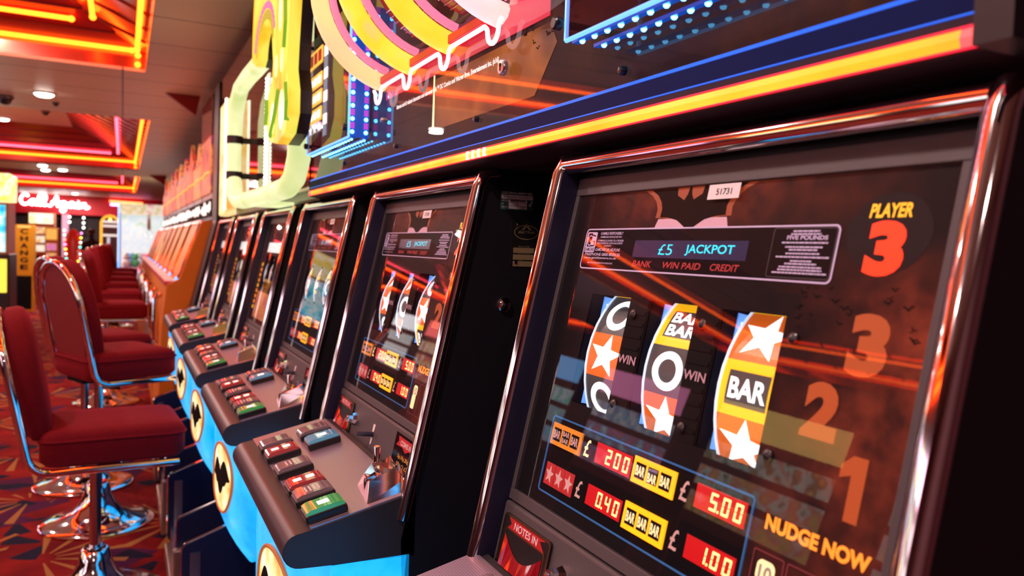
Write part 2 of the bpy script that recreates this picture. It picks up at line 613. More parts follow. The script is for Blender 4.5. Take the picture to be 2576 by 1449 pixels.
NEON = glow('amber_neon', (1.0, 0.095, 0.005), 12.0)
NEON_RED = glow('red_neon', (1.0, 0.03, 0.03), 6.0)
MIRROR_RED = mat('red_mirror', (0.80, 0.20, 0.14), rough=0.16, metal=0.9)
RED_SLOPE = mat('red_plank', (0.30, 0.012, 0.012), rough=0.3, spec=0.5)
PAN = mat('salmon_pan', (0.62, 0.36, 0.27), 0.7)
NEON_PINK_TINT = glow('pink_tint_neon', (1.0, 0.05, 0.09), 8.0)  # tube colour made up to tint the coffer surfaces red-pink
def coffer(c, label, upper=NEON):
    x0, x1, y0, y1 = c
    t = thing('neon_ceiling_coffer', label, 'neon ceiling light', ((x0 + x1) / 2, (y0 + y1) / 2, CEIL), 0, 'red neon coffers along the ceiling')
    hx, hy = (x1 - x0) / 2, (y1 - y0) / 2
    h1, h2, ins = 0.12, 0.50, 0.90
    def ring(i, z):
        return [(-hx + i, -hy + i, z), (hx - i, -hy + i, z), (hx - i, hy - i, z), (-hx + i, hy - i, z)]
    A, B, D = ring(0, 0), ring(0.0, h1), ring(ins, h2)
    mb = MB()
    mb.add(A + B, [[i, (i + 1) % 4, 4 + (i + 1) % 4, 4 + i] for i in range(4)], MIRROR_RED)
    mb.build('fascia', t)
    for q, nm, m_ in (([0, 1, 5, 4], 'plank_slope', RED_SLOPE), ([2, 3, 7, 6], 'plank_slope', RED_SLOPE), ([1, 2, 6, 5], 'mirror_slope', MIRROR_RED), ([3, 0, 4, 7], 'mirror_slope', MIRROR_RED)):
        mb = MB()
        BD = B + D
        mb.poly([BD[k] for k in q], m_)
        mb.build(nm, t)
    mb = MB()
    mb.add(D, [[0, 1, 2, 3]], PAN)
    mb.build('top_pan', t)
    # dark joints between the mirror panes and between the planks
    mb = MB()
    jm = mat('joint_dark_red', (0.10, 0.006, 0.008), 0.5)
    n = int(2 * hy / 0.32)
    for k in range(1, n):
        y = -hy + 2 * hy * k / n
        f = min(1.0, (hy - abs(y)) / ins)
        for sx in (-1, 1):
            p0 = Vector((sx * (hx - 0.004), y, h1))
            p1 = Vector((sx * (hx - 0.004 - ins * f), y, h1 + (h2 - h1) * f - 0.004))
            mb.tube([p0, p1], 0.008, jm, 5)
    for k in range(1, 5):
        f = k / 5.0
        for sy in (-1, 1):
            mb.tube([(-hx + ins * f, sy * (hy - ins * f - 0.003), h1 + (h2 - h1) * f - 0.003), (hx - ins * f, sy * (hy - ins * f - 0.003), h1 + (h2 - h1) * f - 0.003)], 0.008, jm, 5)
    mb.build('pane_joint', t)
    # neon tubes: one loop at the lip, one higher up the slope
    for ins_t, z, gap, nm in ((0.05, 0.125, 0.03, NEON), (0.30, 0.215, 0.12, upper)):
        R = [(-hx + ins_t, -hy + ins_t), (hx - ins_t, -hy + ins_t), (hx - ins_t, hy - ins_t), (-hx + ins_t, hy - ins_t)]
        for i in range(4):
            p, q = Vector((*R[i], z)), Vector((*R[(i + 1) % 4], z))
            d = (q - p).normalized()
            p, q = p + d * gap, q - d * gap
            mb = MB()
            mb.tube([p, q], 0.015, nm, 8)
            mb.ball(p, 0.02, nm, 8, 5)
            mb.ball(q, 0.02, nm, 8, 5)
            mb.build('neon_tube', t, True)
    # small amber electrodes in the near-side corners of the lip
    for sx in (-1, 1):
        for sy in (-1, 1):
            for k in range(2):
                mb = MB()
                mb.ball((sx * (hx - 0.045), sy * (hy - 0.03 - 0.05 * k), 0.04 + 0.05 * k), 0.020, NEON, 8, 5)
                mb.build('electrode', t, True)
    return t
coffer(COFFERS[0], 'large red mirrored ceiling coffer with amber neon tubes, closest overhead')
coffer(COFFERS[1], 'red mirrored ceiling coffer with amber neon, between two rows of downlights', NEON_PINK_TINT)
coffer(COFFERS[2], 'pink-lit neon ceiling coffer closest to the red sign wall', NEON_PINK_TINT)

for x, y, l in [(-2.1, 6.5, 'round white downlight between the first and second coffers, left of the row of stools'),
                (-1.1, 6.9, 'round white downlight in the ceiling strip just beyond the first coffer'),
                (-1.69, 14.25, 'round white downlight in the ceiling just beyond the second coffer'),
                (-1.72, 15.2, 'round white downlight just before the farthest coffer'),
                (-1.45, 14.9, 'small white downlight right of its twin before the farthest coffer'),
                (-1.65, 23.0, 'round white downlight above the white script sign'),
                (-0.9, 0.35, 'round white downlight overhead in front of the third player machine'),
                (-2.6, 0.3, 'round white downlight overhead in the aisle beside the stools'),
                (-1.2, -1.4, 'round white downlight overhead nearest the entrance end')]:
    downlight(x, y, l, w=LAMP_W * (3.0 if y > 20 else (0.65 if y < 1 else 1.0)))
downlight(-2.05, 12.8, 'round white downlight in the recess of the second ceiling coffer', z=CEIL + 0.5)
downlight(-1.5, 2.3, 'round white downlight in the recess of the first ceiling coffer, closer one', z=CEIL + 0.5)
downlight(-1.5, 4.1, 'round white downlight in the recess of the first ceiling coffer, farther one', z=CEIL + 0.5)

# ------------------------------------------------------------------ fruit machines
W, T, ZT = 0.598, 0.2112, 1.395
ST, CT = sin(T), cos(T)
def F(u, v, h):
    """point on the sloping front: u from the far edge, v down from the top, h out towards the player"""
    return (-h * CT - v * ST, W - u, ZT + h * ST - v * CT)

CYAN_TXT = glow('cyan_display_text', (0.02, 0.75, 0.95), 1.1)
DISP = mat('display_navy', (0.006, 0.012, 0.04), 0.25, emit=(0.004, 0.02, 0.07), es=0.6)
YEL_TXT = glow('amber_lit_text', (1.0, 0.45, 0.02), 1.2)
ORG_TXT = glow('orange_lit_text', (1.0, 0.27, 0.02), 1.3)
RED_NUM = glow('red_lit_number', (1.0, 0.045, 0.012), 1.15)
ORG_NUM = mat('orange_printed_number', (0.30, 0.06, 0.012), 0.5, emit=(0.42, 0.060, 0.006), es=0.6)
SEG_BG = glow('red_digit_window', (0.55, 0.002, 0.006), 0.85)
SEG_ON = glow('lit_digit', (1.0, 0.62, 0.20), 2.2)
PLQ_ON = glow('lit_yellow_plaque', (1.0, 0.42, 0.01), 1.3)
PLQ_OFF = mat('dim_amber_plaque', (0.6, 0.22, 0.02), 0.5, emit=(0.6, 0.19, 0.01), es=0.62)
CREAM = glow('lit_cream', (1.0, 0.80, 0.40), 1.0)
DULLP = mat('dull_pink_print', (0.55, 0.36, 0.34), 0.5, emit=(0.5, 0.25, 0.22), es=0.5)
BLUE_LINE = mat('blue_outline_print', (0.03, 0.12, 0.30), 0.4, emit=(0.015, 0.10, 0.28), es=0.6)
R_WHITE = glow('reel_white', (0.92, 0.97, 1.0), 1.25, base=(0.85, 0.85, 0.85))
R_ORANGE = glow('reel_orange', (0.62, 0.11, 0.012), 0.75, base=(0.65, 0.16, 0.03))
R_DARK = glow('reel_charcoal', (0.06, 0.06, 0.06), 0.5, base=(0.06, 0.06, 0.06))
R_YEL = glow('reel_yellow', (1.0, 0.50, 0.01), 0.9, base=(0.9, 0.5, 0.02))
R_RIM = glow('reel_rim', (0.6, 0.78, 1.0), 0.9, base=(0.8, 0.85, 0.9))
MECH_BLUE = glow('reel_lamp_blue', (0.10, 0.30, 0.85), 0.8, base=(0.2, 0.4, 0.8))
MECH_WHITE = glow('reel_lamp_white', (0.8, 0.9, 1.0), 1.2, base=(0.8, 0.9, 1.0))

SYM = {'O': 0, 'S': 1, 'B': 2, 'D': 3}
def reel_mesh(symbols, width, R, bright=True):
    """drum with its axis along y; symbols run down the front, first symbol centred at the front"""
    mb = MB()
    n = len(symbols)
    st = 2 * pi / n
    def D(a, b, h):           # a across (reading direction, -y), b downwards as an angle from the front, h out
        return (-(R + h) * cos(b), width / 2 - a, -(R + h) * sin(b))
    for i, sname in enumerate(symbols):
        b0 = (i - 0.5) * st
        k = 8
        bg = {'O': R_DARK, 'S': R_ORANGE, 'B': R_YEL, 'D': R_YEL}[sname]
        for j in range(k):
            p, q = b0 + st * j / k, b0 + st * (j + 1) / k
            mb.poly([D(0, p, 0), D(width, p, 0), D(width, q, 0), D(0, q, 0)], bg)
        c = i * st
        if sname == 'O':
            N = 28
            rx, ry = width * 0.34, st * 0.40
            o = [(width / 2 + rx * cos(2 * pi * t / N), c + ry * sin(2 * pi * t / N)) for t in range(N)]
            i2 = [(width / 2 + rx * .58 * cos(2 * pi * t / N), c + ry * .6 * sin(2 * pi * t / N)) for t in range(N)]
            ring_strip(mb, D, o, i2, 0.0006, R_WHITE)
        elif sname == 'S':
            pts = star_pts(width / 2, c, 1.0, 0.12, width * 0.46, st * 0.50)
            mb.add([D(width / 2, c, 0.0007)] + [D(a, b, 0.0007) for a, b in pts], [[0, 1 + t, 1 + (t + 1) % 10] for t in range(10)], R_WHITE)
        else:
            m0, m1 = c - st * 0.31, c + st * 0.31
            for j in range(5):
                p, q = m0 + (m1 - m0) * j / 5, m0 + (m1 - m0) * (j + 1) / 5
                mb.poly([D(width * .14, p, .0005), D(width * .86, p, .0005), D(width * .86, q, .0005), D(width * .14, q, .0005)], R_DARK)
            rows = [(m0 + st * .12, m1 - st * .12)] if sname == 'B' else [(m0 + st * .04, c - st * .02), (c + st * .03, m1 - st * .03)]
            for a, b in rows:
                mb.text('BAR', D, width * .19, width * .84, a, b, 0.0011, R_WHITE, bold=0.03)
    for y in (width / 2, -width / 2):
        mb.tube([(-(R + .0005) * cos(2 * pi * k / 48), y, -(R + .0005) * sin(2 * pi * k / 48)) for k in range(48)], 0.0016, R_RIM, 5, closed=True)
        mb.lathe([(0.012, 0.0), (R * 0.55, 0.0)], MECH_BLUE, (0, y * 0.96, 0), (0, 1, 0), 24)
        for k in range(6):
            a = k * pi / 3
            mb.tube([(cos(a) * .01, y * .97, sin(a) * .01), (cos(a) * R * .97, y * .97, sin(a) * R * .97)], 0.003, MECH_WHITE, 5)
    return mb

SEGS = {'0': 'abcdef', '1': 'bc', '2': 'abged', '4': 'fgbc', '5': 'afgcd'}
def digits(mb, FF, text, u0, u1, v0, v1, h, material):
    n = len([c for c in text if c != '.'])
    cw = (u1 - u0) / n
    w, t = cw * 0.60, cw * 0.15
    k = 0
    sl = 0.05 * (v1 - v0)
    for ch in text:
        if ch == '.':
            a = u0 + k * cw - cw * 0.16
            mb.poly([FF(x, y, h) for x, y in ((a, v1 - t), (a + t, v1 - t), (a + t, v1), (a, v1))], material)
            continue
        a0, a1, b0, b1 = u0 + k * cw + cw * .15, u0 + k * cw + cw * .15 + w, v0, v1
        m = (b0 + b1) / 2
        g = t * 0.18
        R_ = {'a': (a0 + g, a1 - g, b0, b0 + t), 'd': (a0 + g, a1 - g, b1 - t, b1), 'g': (a0 + g, a1 - g, m - t / 2, m + t / 2),
              'f': (a0, a0 + t, b0 + g, m - g), 'b': (a1 - t, a1, b0 + g, m - g), 'e': (a0, a0 + t, m + g, b1 - g), 'c': (a1 - t, a1, m + g, b1 - g)}
        for sname in SEGS[ch]:
            p, q, r, s_ = R_[sname]
            sk = lambda y: sl * (1 - (y - b0) / (b1 - b0))
            mb.poly([FF(p + sk(r), r, h), FF(q + sk(r), r, h), FF(q + sk(s_), s_, h), FF(p + sk(s_), s_, h)], material)
        k += 1

def bar_plaque(root, u0, u1, v0, v1, lit, double_mid=False, tops=('BAR', 'BAR', 'BAR'), banner=False):
    mb = MB()
    mb.fbox(F, u0, u1, v0, v1, -0.0255, -0.0235, PLQ_ON if lit else PLQ_OFF)
    w = (u1 - u0)
    for k in range(3):
        a0 = u0 + w * (0.07 + 0.30 * k)
        a1 = a0 + w * 0.25
        b0, b1 = v0 + (v1 - v0) * .20, v0 + (v1 - v0) * .80
        mb.poly([F(a0, b0, -.0233), F(a1, b0, -.0233), F(a1, b1, -.0233), F(a0, b1, -.0233)], INK)
        txt = CREAM if lit else DULLP
        if k == 1 and double_mid:
            m = (b0 + b1) / 2
            mb.text('BAR', F, a0 + .001, a1 - .001, b0 + .001, m - .001, -.0231, txt, .02)
            mb.text('BAR', F, a0 + .001, a1 - .001, m + .001, b1 - .001, -.0231, txt, .02)
        elif k == 1 and banner:
            mb.text('JACKPOT', F, a0 + .001, a1 - .001, b0 + .001, b0 + .0045, -.0231, LILAC, .02)
            mb.text('BAR', F, a0 + .001, a1 - .001, b0 + .006, b1 - .001, -.0231, txt, .03)
        else:
            mb.text('BAR', F, a0 + .001, a1 - .001, b0 + .003, b1 - .003, -.0231, txt, .03)
    return mb.build('win_plaque', root)

def bat_outline(cu, cv, s):
    """plain winged silhouette: cu centre, cv top, s half width"""
    right = [(0.0, 0.30), (0.10, 0.18), (0.16, 0.30), (0.30, 0.22), (0.55, -0.02), (0.86, -0.06), (0.97, 0.18), (1.0, 0.42), (0.93, 0.66),
             (0.80, 0.86), (0.66, 0.88), (0.48, 0.92), (0.30, 1.04), (0.15, 1.25), (0.05, 1.55), (0.0, 1.85)]
    pts = [(cu + s * a, cv + s * b) for a, b in right]
    pts += [(cu - s * a, cv + s * b) for a, b in right[-2:0:-1]]
    return pts

ONE = [(0.0, 0.17), (0.42, 0.0), (1.0, 0.0), (1.0, 1.0), (0.45, 1.0), (0.45, 0.30), (0.0, 0.38)]
def big_digit(mb, ch, a0, a1, b0, b1, h, material, bold):
    if ch == '1':
        mb.poly([F(a0 + (a1 - a0) * x, b0 + (b1 - b0) * y, h) for x, y in ONE], material)
    else:
        mb.text(ch, F, a0, a1, b0, b1, h, material, bold)

def fan(mb, FF, pts, h, material, c):
    mb.poly([FF(a, b, h) for a, b in pts], material)

BTN_TOPS = {'blank': mat('button_smoke', (0.22, 0.16, 0.18), 0.08, coat=1.0, emit=(0.10, 0.05, 0.06), es=0.3),
            'red': mat('button_red', (0.35, 0.04, 0.05), 0.08, coat=1.0, emit=(0.4, 0.05, 0.05), es=0.3),
            'green': mat('button_green', (0.06, 0.30, 0.10), 0.08, coat=1.0, emit=(0.05, 0.35, 0.08), es=0.45),
            'blue': mat('button_blue', (0.10, 0.30, 0.42), 0.08, coat=1.0, emit=(0.05, 0.25, 0.4), es=0.5)}
BTN_LIT = glow('button_window', (1.0, 0.90, 0.85), 1.1, base=(0.9, 0.85, 0.85), rough=0.2)
BELLY = None
def belly_material():
    m = bpy.data.materials.new('blue_lit_panel')
    m.use_nodes = True
    g = NT(m)
    b = g.nt.nodes['Principled BSDF']
    tc = g.n('ShaderNodeTexCoord').outputs['Object']
    f = g.ramp(g.noise(tc, 9.0, 4), 0.35, 0.7)
    col = g.mix(f, (0.0, 0.33, 0.90), (0.03, 0.52, 1.0))
    g.nt.links.new(col, b.inputs['Base Color'])
    g.nt.links.new(col, b.inputs['Emission Color'])
    b.inputs['Emission Strength'].default_value = 1.15
    b.inputs['Roughness'].default_value = 0.25
    return m
BELLY = belly_material()
EMB = streaks('emblem_gold_print', [(0.75, 0.22, 0.03), (1.0, 0.66, 0.25), (1.0, 0.92, 0.70)], 14, 1.2)
EMB_RIM = mat('emblem_rim', (0.30, 0.10, 0.03), 0.4, emit=(0.5, 0.12, 0.02), es=0.6)

def belly(t, y0, y1, zb=0.775, rim=EMB):
    """convex glowing front under the deck, with an oval emblem"""
    NU, NV = 20, 16
    yc, hw = (y0 + y1) / 2, (y1 - y0) / 2
    def S(p, q, h=0.0):            # p -1..1 across (reading direction), q 0 top .. 1 bottom
        bul = 0.060 * (1 - abs(p) ** 2.0)
        bottom = 0.405 + 0.135 * abs(p) ** 3.0
        z = zb - (zb - bottom) * q
        tuck = 0.085 * max(0.0, (q - 0.45) / 0.55) ** 2.2 * (1 - 0.5 * abs(p))
        return (-0.236 - bul + tuck - h, yc - p * hw, z)
    mb = MB()
    V = [S(-1 + 2 * i / NU, j / NV) for j in range(NV + 1) for i in range(NU + 1)]
    fs = [[j * (NU + 1) + i, j * (NU + 1) + i + 1, (j + 1) * (NU + 1) + i + 1, (j + 1) * (NU + 1) + i] for j in range(NV) for i in range(NU)]
    # rounded return edge back to the cabinet
    nb = len(V)
    edge = [(i, NV) for i in range(NU + 1)]
    V2 = [(-0.11, S(-1 + 2 * i / NU, 1.0)[1], S(-1 + 2 * i / NU, 1.0)[2] + 0.01) for i in range(NU + 1)]
    V += V2
    fs += [[NV * (NU + 1) + i, NV * (NU + 1) + i + 1, nb + i + 1, nb + i] for i in range(NU)]
    for side in (0, NU):
        k = len(V)
        V += [(-0.11, V[j * (NU + 1) + side][1], V[j * (NU + 1) + side][2]) for j in range(NV + 1)]
        fs += [[j * (NU + 1) + side, (j + 1) * (NU + 1) + side, k + j + 1, k + j] for j in range(NV)]
    mb.add(V, fs, BELLY)
    bp = mb.build('belly_panel', t, True, angle=60)
    # emblem, following the curve
    pc, qc, rp, rq = 0.33, 0.355, 0.31, 0.255
    mb = MB()
    N = 40
    rings = 6
    V = [S(pc, qc, 0.004)]
    for r in range(1, rings + 1):
        for k in range(N):
            a = 2 * pi * k / N
            V.append(S(pc + rp * r / rings * cos(a), qc + rq * r / rings * sin(a), 0.004))
    fs = [[0, 1 + k, 1 + (k + 1) % N] for k in range(N)]
    for r in range(rings - 1):
        for k in range(N):
            a, b = 1 + r * N + k, 1 + r * N + (k + 1) % N
            fs.append([a, b, b + N, a + N])
    mb.add(V, fs, EMB)
    mb.tube([S(pc + rp * cos(2 * pi * k / N), qc + rq * sin(2 * pi * k / N), 0.004) for k in range(N)], 0.004, EMB_RIM, 6, closed=True)
    def SB(a, b, h):
        return S(a, b, h)
    # winged shape in the middle of the oval, laid out as thin strips so that it follows the curve
    for k in range(-22, 22):
        def edge(x):
            ax = min(1.0, abs(x) / 0.27)
            top = -0.05 - 0.10 * (1 - (2 * ax - 1) ** 2) if ax > 0.12 else -0.06 - 0.05 * (ax / 0.12)
            bot = 0.12 * (1 - ax) ** 2 + 0.02 * abs(sin(ax * 9))
            return top * (1 - ax ** 3), bot * (1 - ax ** 4)
        x0, x1 = k / 22 * 0.27, (k + 1) / 22 * 0.27
        a0, b0 = edge(x0)
        a1, b1 = edge(x1)
        mb.poly([S(pc + x0, qc + a0, .0055), S(pc + x1, qc + a1, .0055), S(pc + x1, qc + b1, .0055), S(pc + x0, qc + b0, .0055)], INK)
    mb.build('oval_emblem', bp, True)

TRAY = mat('payout_tray_black', (0.010, 0.014, 0.045), 0.3)
TRAY_IN = mat('payout_tray_blue_lit', (0.015, 0.03, 0.14), 0.35)  # navy puts the belly panel's blue light into the tray's inside colour
BRONZE = mat('bronze_panel', (0.42, 0.34, 0.28), 0.32, 0.8)
def payout_tray(t):
    """low open tray between two rounded side plates, under the belly"""
    mb = MB()
    edge = [(-0.362, 0.10), (-0.362, 0.312)] + arc(-0.332, 0.315, 0.030, pi, pi / 2 + 0.3, 6) + [(-0.22, 0.388), (-0.13, 0.405)]
    prof = edge + [(-0.13, 0.06), (-0.33, 0.06)] + arc(-0.332, 0.09, 0.030, 3 * pi / 2, pi, 4)
    ya, yb = 0.040, W - 0.030
    for y0, y1 in ((ya - 0.014, ya), (yb, yb + 0.014)):
        mb.prism(lambda a, b, c: (a, c, b), prof, y0, y1, TRAY)
    mb.box(-0.35, -0.13, ya, yb, 0.065, 0.08, TRAY_IN)
    mb.box(-0.145, -0.13, ya, yb, 0.08, 0.38, TRAY_IN)
    tr = mb.build('payout_tray', t, bevel=0.003)
    for y in (ya - 0.007, yb + 0.007):
        mb = MB()
        mb.tube([(a, y, b) for a, b in edge], 0.0038, CHROME, 6)
        mb.build('chrome_edging', tr, True)
    mb = MB()
    mb.box(-0.350, -0.330, ya, yb, 0.08, 0.13, STEEL)
    for y in (ya + 0.0005, yb - 0.0035):
        mb.box(-0.338, -0.308, y, y + 0.003, 0.10, 0.31, STEEL)
    mb.build('steel_lip', tr)

def fruit_machine(y0, player, label, style='reels', reel_sets=None, lit=1.0):
    t = thing('fruit_machine', label, 'fruit machine', (0, y0, 0), 0, 'black fruit machines with blue glowing fronts')
    # ---- cabinet: two black cheeks joined by back, top and floor
    mb = MB()
    cheek = [(0.005, ZT + 0.004)] + [(0.02, ZT + 0.009), (0.45, ZT + 0.009), (0.45, 0.0), (-0.12, 0.0), (-0.12, 0.70), (-0.125, 0.80)] + [(F(0, 0.53, -0.004)[0], F(0, 0.53, -0.004)[2])] + [(F(0, 0.0, -0.004)[0], F(0, 0.0, -0.004)[2])]
    for a, b in ((0.0, 0.013), (W - 0.013, W)):
        mb.prism(lambda p, q, c: (p, c, q), cheek, a, b, CAB)
    mb.box(0.435, 0.45, 0.013, W - 0.013, 0, ZT + 0.008, CAB)
    mb.box(0.02, 0.435, 0.013, W - 0.013, ZT - 0.006, ZT + 0.008, CAB)
    mb.box(-0.10, 0.435, 0.013, W - 0.013, 0.0, 0.02, CAB)
    mb.fbox(F, 0.013, W - 0.013, -0.004, 0.016, -0.05, -0.024, CAB)
    mb.build('cabinet', t)
    for u0, u1 in ((0.0135, 0.016), (W - 0.016, W - 0.0135)):
        mb = MB()
        mb.fbox(F, u0, u1, 0.012, 0.53, -0.030, 0.006, NAVY)
        mb.build('side_reveal', t)
    # ---- chrome trim
    for yy in (0.004, W - 0.004):
        u = W - yy
        mb = MB()
        path = [F(u, v, 0.002) for v in (0.575, 0.4, 0.2, 0.015)] + [(0.004, yy, ZT + 0.004), (0.014, yy, ZT + 0.0085), (0.026, yy, ZT + 0.0085), (0.033, yy, ZT + 0.008)]
        mb.tube(path, [0.0115] * 4 + [0.0115, 0.0085, 0.007, 0.004], CHROME, 14)
        mb.build('chrome_side_tube', t, True)
    mb = MB()
    mb.tube([F(0.012, 0.002, -0.002), F(W - 0.012, 0.002, -0.002)], 0.0115, CHROME, 16)
    mb.build('chrome_top_rail', t, True)
    # ---- bezel
    mb = MB()
    hb0, hb1 = -0.034, -0.0215
    mb.fbox(F, 0.016, W - 0.016, 0.0145, 0.0385, hb0, hb1, BEZ)
    mb.fbox(F, 0.016, 0.0245, 0.0385, 0.4365, hb0, hb1, BEZ)
    mb.fbox(F, 0.5565, W - 0.016, 0.0385, 0.4365, hb0, hb1, BEZ)
    mb.fbox(F, 0.016, W - 0.016, 0.4365, 0.451, hb0, hb1, BEZ)
    mb.build('bezel', t, bevel=0.001)
    # ---- art glass with three reel windows
    wins = [(0.100, 0.183), (0.222, 0.299), (0.338, 0.418)]
    wv0, wv1 = 0.1668, 0.3028
    art = ART if style == 'reels' else ART_B
    mb = MB()
    h = -0.0265
    cols = [0.0245] + [x for w in wins for x in w] + [0.5565]
    def cell(a0, a1, b0, b1):
        n = max(1, int((b1 - b0) / 0.05))
        for i in range(n):
            p, q = b0 + (b1 - b0) * i / n, b0 + (b1 - b0) * (i + 1) / n
            mb.poly([F(a0, p, h), F(a1, p, h), F(a1, q, h), F(a0, q, h)], art)
    cell(0.0245, 0.5565, 0.0385, wv0)
    cell(0.0245, 0.5565, wv1, 0.4365)
    for i in range(0, len(cols), 2):
        cell(cols[i], cols[i + 1], wv0, wv1)
    mb.build('art_panel', t)
    # ---- reels
    R = 0.135
    reel_sets = reel_sets or ['OSO', 'DOS', 'SBS']
    for i, (a, b) in enumerate(wins):
        seq = reel_sets[i]
        sym = seq[1] + seq[2] + 'OBSDOSBOSDOSB' + seq[0]
        mb = reel_mesh(sym, 0.074, R)
        o = mb.build('reel', t, False)
        u = (a + b) / 2 + 0.004
        p = F(u, (wv0 + wv1) / 2 + 0.004, -0.034 - R)
        o.location = p
        o.rotation_euler = (0, T, 0)
        for q in (a - 0.004, b + 0.002):
            mb = MB()
            mb.fbox(F, q, q + 0.002, wv0 - 0.01, wv1 + 0.01, -0.17, -0.03, RUBBER)
            mb.build('reel_partition', t)
        # lamp units seen in the gap beside the drum
        mb = MB()
        for k, vv in enumerate((0.185, 0.215, 0.25, 0.285)):
            mb.fbox(F, a + 0.001, a + 0.006, vv - 0.010, vv + 0.008, -0.10, -0.05, MECH_WHITE if k in (0, 3) else MECH_BLUE)
        mb.fbox(F, a + 0.0005, a + 0.002, wv0, wv1, -0.13, -0.045, MECH_BLUE)
        mb.build('reel_lamp', t)
    for (a, b) in ((0.183, 0.222), (0.299, 0.338)):
        mb = MB()
        mb.fbox(F, a + 0.002, b - 0.002, wv0, wv1, -0.0262, -0.0256, RUBBER)
        for k in range(9):
            vv = wv0 + 0.014 + k * 0.0135
            mb.fbox(F, a + 0.004, b - 0.004, vv, vv + 0.004, -0.0258, -0.0246, RUBBER)
        mb.text('WIN', F, a + 0.003, b - 0.003, 0.2322, 0.2420, -0.0244, mat('win_print', (0.42, 0.26, 0.30), 0.5, emit=(0.35, 0.16, 0.2), es=0.5), 0.015)
        mb.build('win_divider', t)
    for u, v in ((0.197, 0.185), (0.315, 0.185), (0.4325, 0.1855), (0.197, 0.2895), (0.316, 0.2899), (0.4315, 0.2886)):
        mb = MB()
        o = F(u, v, -0.026)
        mb.lathe([(0.0055, 0), (0.0055, 0.003), (0.003, 0.0045), (0, 0.0048)], BLACKP, o, (-CT, 0, ST), 14)
        mb.build('bolt', t, True)
    if style == 'reels':
        reel_art(t, player)
    else:
        side_art(t)
    # ---- glass over it all
    mb = MB()
    mb.fbox(F, 0.0245, 0.5565, 0.0385, 0.4365, -0.0235, -0.0222, GLASS)
    mb.build('front_glass', t)
    # ---- lower panel
    mb = MB()
    mb.fbox(F, 0.016, W - 0.016, 0.453, 0.536, -0.040, -0.018, BEZ)
    mb.build('lower_panel', t, bevel=0.004, seg=3)
    mb = MB()
    fr = mat('bronze_edge', (0.55, 0.35, 0.16), 0.25, 1.0)
    mb.prism(F, rrect(0.030, 0.150, 0.4655, 0.535, 0.006), -0.019, -0.0145, BLACKP)
    ring_strip(mb, F, rrect(0.030, 0.150, 0.4655, 0.535, 0.006), rrect(0.0325, 0.1475, 0.468, 0.533, 0.005), -0.0143, fr)
    ring_strip(mb, F, rrect(0.0385, 0.1415, 0.482, 0.530, 0.005), rrect(0.0405, 0.1395, 0.484, 0.528, 0.004), -0.0141, fr)
    mb.poly([F(a, b, -0.0142) for a, b in ((0.043, 0.4685), (0.139, 0.4685), (0.125, 0.4725), (0.139, 0.4825), (0.043, 0.4825), (0.052, 0.4755))], mat('notice_red', (0.50, 0.012, 0.015), 0.4))
    mb.text('NOTES IN', F, 0.060, 0.120, 0.4708, 0.4800, -0.0139, WHITEP, 0.01)
    mb.add([F(a, b, c) for a, b, c in [(0.042 + 0.096 * i / 10, 0.490 + 0.022 * sin(pi * i / 10), -0.0138) for i in range(11)] + [(0.042 + 0.096 * i / 10, 0.526, -0.006 if 0 < i < 10 else -0.0138) for i in range(11)]],
           [[i, i + 1, 12 + i, 11 + i] for i in range(10)], mat('note_mouth_red', (0.20, 0.004, 0.010), 0.15, coat=1.0, emit=(0.3, 0.0, 0.006), es=0.25))
    mb.build('note_acceptor', t)
    mb = MB()
    o = F(0.182, 0.4935, -0.018)
    mb.lathe([(0.014, 0), (0.014, 0.004), (0.0105, 0.012), (0.0085, 0.022), (0.006, 0.022), (0.005, 0.018), (0, 0.018)], CHROME, o, (-CT, 0, ST), 8)
    mb.build('key_lock', t)
    mb = MB()
    mb.prism(F, [(0.296, 0.479), (0.308, 0.479), (0.305, 0.492), (0.296, 0.499)], -0.018, -0.0172, WHITEP)
    mb.prism(F, [(0.296, 0.506), (0.304, 0.506), (0.303, 0.517), (0.298, 0.521)], -0.018, -0.0172, WHITEP)
    mb.build('lever_label', t)
    mb = MB()
    mb.tube([F(0.302, 0.4985, -0.018), F(0.299, 0.5015, 0.004), F(0.296, 0.5030, 0.012)], [0.005, 0.0045, 0.004], NAVY, 10)
    mb.build('coin_lever', t, True)
    mb = MB()
    mb.prism(F, [(0.436, 0.462), (0.552, 0.462), (0.562, 0.535), (0.436, 0.535)], -0.019, -0.0155, mat('gloss_black_plate', (0.010, 0.008, 0.010), 0.08))
    mb.poly([F(a, b, -0.0153) for a, b in ((0.452, 0.4665), (0.538, 0.4665), (0.545, 0.484), (0.514, 0.4825), (0.497, 0.489), (0.480, 0.4825), (0.446, 0.484), (0.457, 0.475))], MATS['notice_red'])
    mb.text('COINS IN', F, 0.468, 0.524, 0.4715, 0.4805, -0.0150, WHITEP, 0.01)
    mb.text('5p,10p,20p,', F, 0.466, 0.526, 0.4955, 0.5045, -0.0150, mat('amber_print', (0.62, 0.30, 0.03), 0.5, emit=(0.5, 0.22, 0.02), es=0.3), 0.01)
    mb.text('50p,£1,£2', F, 0.468, 0.524, 0.509, 0.518, -0.0150, MATS['amber_print'], 0.01)
    mb.build('coin_plate', t)
    # ---- button deck
    mb = MB()
    prof = [(-0.100, 0.8775), (-0.285, 0.833)] + arc(-0.285, 0.805, 0.028, pi / 2 + 0.24, 3 * pi / 2, 10) + [(-0.10, 0.770)]
    mb.prism(lambda a, b, c: (a, c, b), prof, 0.0, W, NOSE)
    mb.build('button_deck', t, True, bevel=0.0015)
    sl = (0.8775 - 0.833) / 0.185
    def K(x, y, h):               # deck surface
        return (x - h * sl, y, 0.8775 + (x + 0.100) * sl + h)
    mb = MB()
